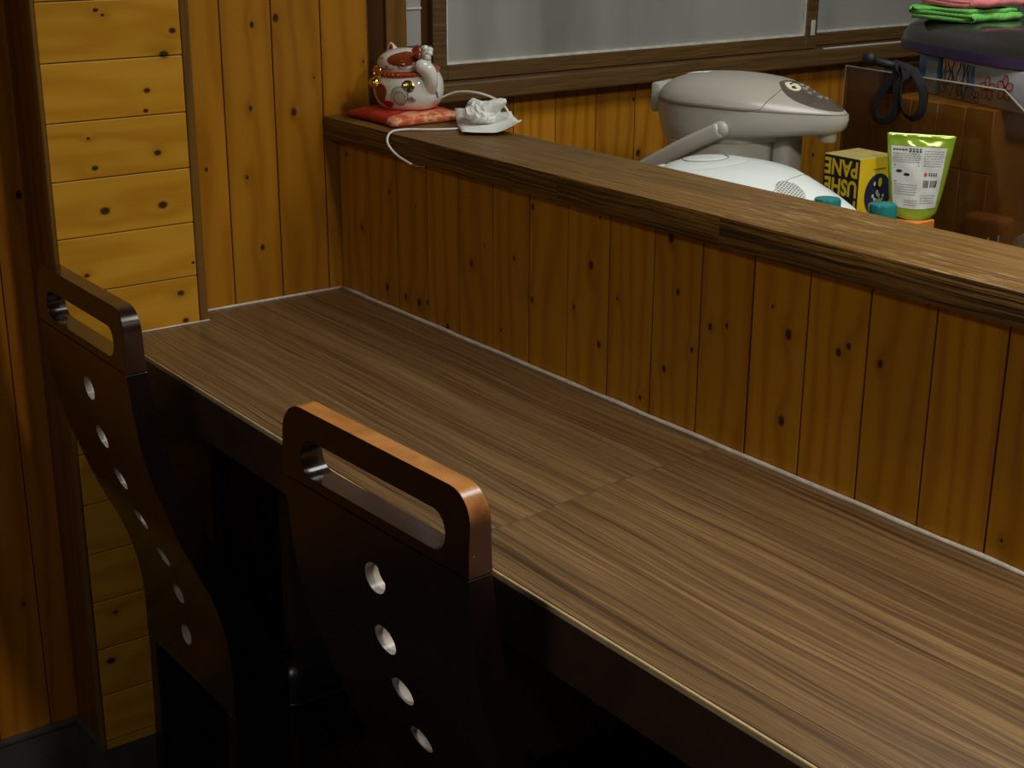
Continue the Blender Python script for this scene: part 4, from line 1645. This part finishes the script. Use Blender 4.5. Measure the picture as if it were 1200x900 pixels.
# storage box in the bin; the tin, the carton and the tub are piled on it
b = bmesh.new()
box(b, -0.201, -0.004, 0.036, 0.228, 0.004, 0.311)
for k in range(4):
    for y0_, y1_ in ((0.026, 0.036), (0.228, 0.238)):
        box(b, -0.205 + 0.0505 * k + 0.0008, -0.205 + 0.0505 * (k + 1) - 0.0008, y0_, y1_, 0.0, 0.216, 0.0008, 1)
        box(b, -0.205 + 0.0505 * k + 0.0008, -0.205 + 0.0505 * (k + 1) - 0.0008, y0_, y1_, 0.218, 0.311, 0.0008, 1)
st = link('wooden_crate', b, M['crate'], None, 'angle', (0.72, 0.665, KZ + 0.0045))
tag(st, 'brown upright-boarded wooden crate standing inside the smoky acrylic bin', 'crate')
SZ = KZ + 0.0045 + 0.3113

RZ = math.radians(-17)
ft = thing('floral_tin', 'flat white tin printed with pink blossoms and blue lines under the dark tub', 'tin', (0.685, 0.765, SZ), RZ)
link('tin_body', BOX(-0.105, 0.118, -0.048, 0.048, 0, 0.060, bev=0.003), M['tin'], ft, 'angle')
fy = -0.0482
b = bmesh.new()
for cx, cz, r in ((0.012, 0.026, 0.0165), (0.052, 0.032, 0.0175), (-0.016, 0.010, 0.010)):
    for k in range(5):
        a = 2 * PI * k / 5 + cx * 30
        disc(b, (cx + r * 0.62 * math.cos(a), fy - 0.0002, cz + r * 0.62 * math.sin(a)),
             (math.cos(a), 0, math.sin(a)), (-math.sin(a), 0, math.cos(a)), r * 0.46, r * 0.30, 0.0003, 12)
bl = link('blossom_print', b, M['pink_print'], ft)
b = bmesh.new()
rr = random.Random(4)
for cx, cz, r in ((0.012, 0.026, 0.0175), (0.052, 0.032, 0.0185), (-0.016, 0.010, 0.0105)):
    for k in range(5):
        a = 2 * PI * k / 5 + cx * 30
        c0 = Vector((cx + r * 0.55 * math.cos(a), fy - 0.0004, cz + r * 0.55 * math.sin(a)))
        tube(b, [c0 + Vector((math.cos(a) * math.cos(q) * r * 0.46 - math.sin(a) * math.sin(q) * r * 0.30, 0,
                              math.sin(a) * math.cos(q) * r * 0.46 + math.cos(a) * math.sin(q) * r * 0.30)) for q in [2 * PI * i / 14 for i in range(14)]],
             0.0006, 5, closed=True)
for k in range(6):
    x = -0.098 + k * 0.012
    tube(b, [(x + 0.004 * math.sin(z * 160 + k * 1.9), fy - 0.0004, z) for z in [0.003 + 0.0053 * i for i in range(11)]], 0.0008, 5)
for cx, cz, r in ((-0.085, 0.032, 0.010), (-0.055, 0.016, 0.008), (-0.098, 0.014, 0.007)):
    tube(b, [(cx + r * math.cos(a), fy - 0.0005, cz + r * math.sin(a)) for a in [2 * PI * i / 18 for i in range(18)]], 0.0008, 5, closed=True)
link('outline_print', b, M['ink'], ft, True)
b = bmesh.new()
for k in range(5):
    x = -0.050 + k * 0.007
    patch(b, (x, fy, 0.006), (1, 0, 0), (0.15 * math.sin(k), 0, 1), 0.0038, 0.050, 0.0002)
link('blue_print', b, M['blue'], ft)
b = bmesh.new()
patch(b, (-0.102, fy, 0.046), (1, 0, 0), (0, 0, 1), 0.030, 0.010, 0.0002)
link('gold_print', b, M['brocade'], ft)

bcx = thing('blue_carton', 'small glossy blue pack under the left end of the dark tub', 'pack', (0.547, 0.790, SZ), RZ)
link('carton_body', BOX(-0.030, 0.024, -0.030, 0.040, 0, 0.0600, bev=0.003), M['blue'], bcx, 'angle')
b = bmesh.new()
patch(b, (-0.009, -0.0300, 0.002), (1, 0, 0), (0, 0, 1), 0.030, 0.050, 0.0003)
link('pale_panel', b, M['sky'], bcx)

# upturned tub
tb = thing('plastic_tub', 'dark grey upturned plastic tub with purple rim carrying folded towels', 'tub', (0.641, 0.840, SZ + 0.0605), RZ)


def rring(z, w_, d_, p=3.4, n=48):
    r_ = []
    for i in range(n):
        a = 2 * PI * i / n
        ca, sa = math.cos(a), math.sin(a)
        r_.append((w_ * math.copysign(abs(ca) ** (2 / p), ca), d_ * math.copysign(abs(sa) ** (2 / p), sa), z))
    return r_


b = bmesh.new()
loft(b, [rring(0.016, 0.208, 0.118), rring(0.026, 0.206, 0.116), rring(0.038, 0.198, 0.110), rring(0.046, 0.184, 0.100), rring(0.0505, 0.165, 0.088), rring(0.052, 0.12, 0.06)])
link('tub_body', b, M['cooker'], tb, 'angle')
b = bmesh.new()
loft(b, [rring(0.0, 0.207, 0.117), rring(0.002, 0.2095, 0.1195), rring(0.0155, 0.2095, 0.1195), rring(0.0158, 0.207, 0.117)])
link('tub_rim', b, M['purple'], tb, 'angle')
TZ = SZ + 0.0605 + 0.0522


def folded(layers, w_, d_, th, skew, seed):
    """a towel folded in a zigzag, its folds on the +x side, extruded along y"""
    rnd_ = random.Random(seed)
    path = []
    for k in range(layers):
        z = th * (k + 0.5)
        xs = [0.0, 0.25, 0.5, 0.75, 1.0]
        if k % 2:
            xs = xs[::-1]
        for x in xs:
            path.append((-w_ + x * w_ + (rnd_.uniform(-0.002, 0.002) if 0 < x < 1 else 0), z + rnd_.uniform(-0.0006, 0.0006)))
        if k < layers - 1:
            sgn = 1 if k % 2 == 0 else -1
            ex = 0.0 if k % 2 == 0 else -w_
            for a in (-60, -20, 20, 60):
                path.append((ex + sgn * th * 0.62 * math.cos(math.radians(a)), z + th * 0.5 + th * 0.5 * math.sin(math.radians(a))))
    P_ = [Vector((x, 0, z)) for x, z in path]
    P_ = spline(P_, 3)
    hh = th * 0.46
    bm_ = bmesh.new()
    n_ = len(P_)
    up_, dn_ = [], []
    for i, p in enumerate(P_):
        t_ = (P_[min(i + 1, n_ - 1)] - P_[max(i - 1, 0)]).normalized()
        q = Vector((-t_.z, 0, t_.x))
        up_.append(p + q * hh)
        dn_.append(p - q * hh)
    sec = up_ + dn_[::-1]
    rings_ = []
    for j in range(15):
        y = d_ * j / 14
        e_ = 1 - 0.0
        off = 0.004 * math.sin(j * 0.6 + seed) + skew * y
        rings_.append([(p.x + off, y, max(p.z * (1 - 0.10 * (j / 14)) + 0.0008 * math.sin(j * 1.3 + p.x * 60), 0.0003)) for p in sec])
    loft(bm_, rings_)
    return bm_


gt = link('folded_towel', folded(3, 0.112, 0.125, 0.0068, 0.03, 2), M['green_towel'], None, True, (0.602, 0.762, TZ))
tag(gt, 'folded green towel lying on the dark upturned tub', 'towel', 'towels on the tub')
pt = link('folded_towel', folded(3, 0.090, 0.122, 0.0075, 0.02, 5), M['pink_towel'], None, True, (0.600, 0.768, TZ + 0.0212))
tag(pt, 'folded pink towel lying on top of the green towel', 'towel', 'towels on the tub')

# black bag with hanging strap loops
sb = thing('strap_bag', 'black bag with two webbing loops hanging over the acrylic bin', 'bag', (0.510, 0.715, SZ))
b = bmesh.new()
bmesh.ops.create_icosphere(b, subdivisions=3, radius=1.0)
for v in b.verts:
    d = v.co.normalized()
    k = 1 + 0.05 * math.sin(8 * d.x + 4 * d.z) + 0.05 * math.sin(7 * d.y)
    v.co = Vector((d.x * k * 0.024, d.y * k * 0.024, max(d.z * k * 0.027 + 0.024, 0)))
link('bag_body', b, M['black'], sb, True)
off = Vector((-0.510, -0.715, -SZ))
b = bmesh.new()
tube(b, [Vector(p) + off for p in spline([(0.498, 0.668, 1.3250), (0.512, 0.655, 1.3215), (0.540, 0.668, 1.3150), (0.528, 0.700, 1.3080)], 6)], 0.0065, 10)
ellipsoid(b, Vector((0.511, 0.648, 1.3235)) + off, 0.0120, 0.0105, 0.0110, 16, 10)
link('handle_stub', b, M['black'], sb, True)
L1 = [(0.5790, 1.3080), (0.5580, 1.2820), (0.5460, 1.2540), (0.5520, 1.2380), (0.5700, 1.2400), (0.5850, 1.2600), (0.5840, 1.2980)]
L2 = [(0.5880, 1.3020), (0.5900, 1.2740), (0.6000, 1.2530), (0.6150, 1.2470), (0.6270, 1.2570), (0.6290, 1.2830), (0.6200, 1.3030)]
for L, yy in ((L1, 0.6300), (L2, 0.6335)):
    pts = [(0.530, 0.700, 1.310), (0.566, 0.654, 1.3170), (L[0][0], yy, L[0][1] + 0.006)] + [(x, yy - 0.003 * math.sin(i), z) for i, (x, z) in enumerate(L)] + [(0.598, 0.648, 1.3125), (0.585, 0.655, 1.3150), (0.532, 0.702, 1.3130)]
    P_ = [Vector(p) + off for p in spline(pts, 7)]
    b = bmesh.new()
    tube(b, P_, 0.005, 10, flat=(0.0012, 0.0072))
    link('strap_loop', b, M['strap'], sb, True)
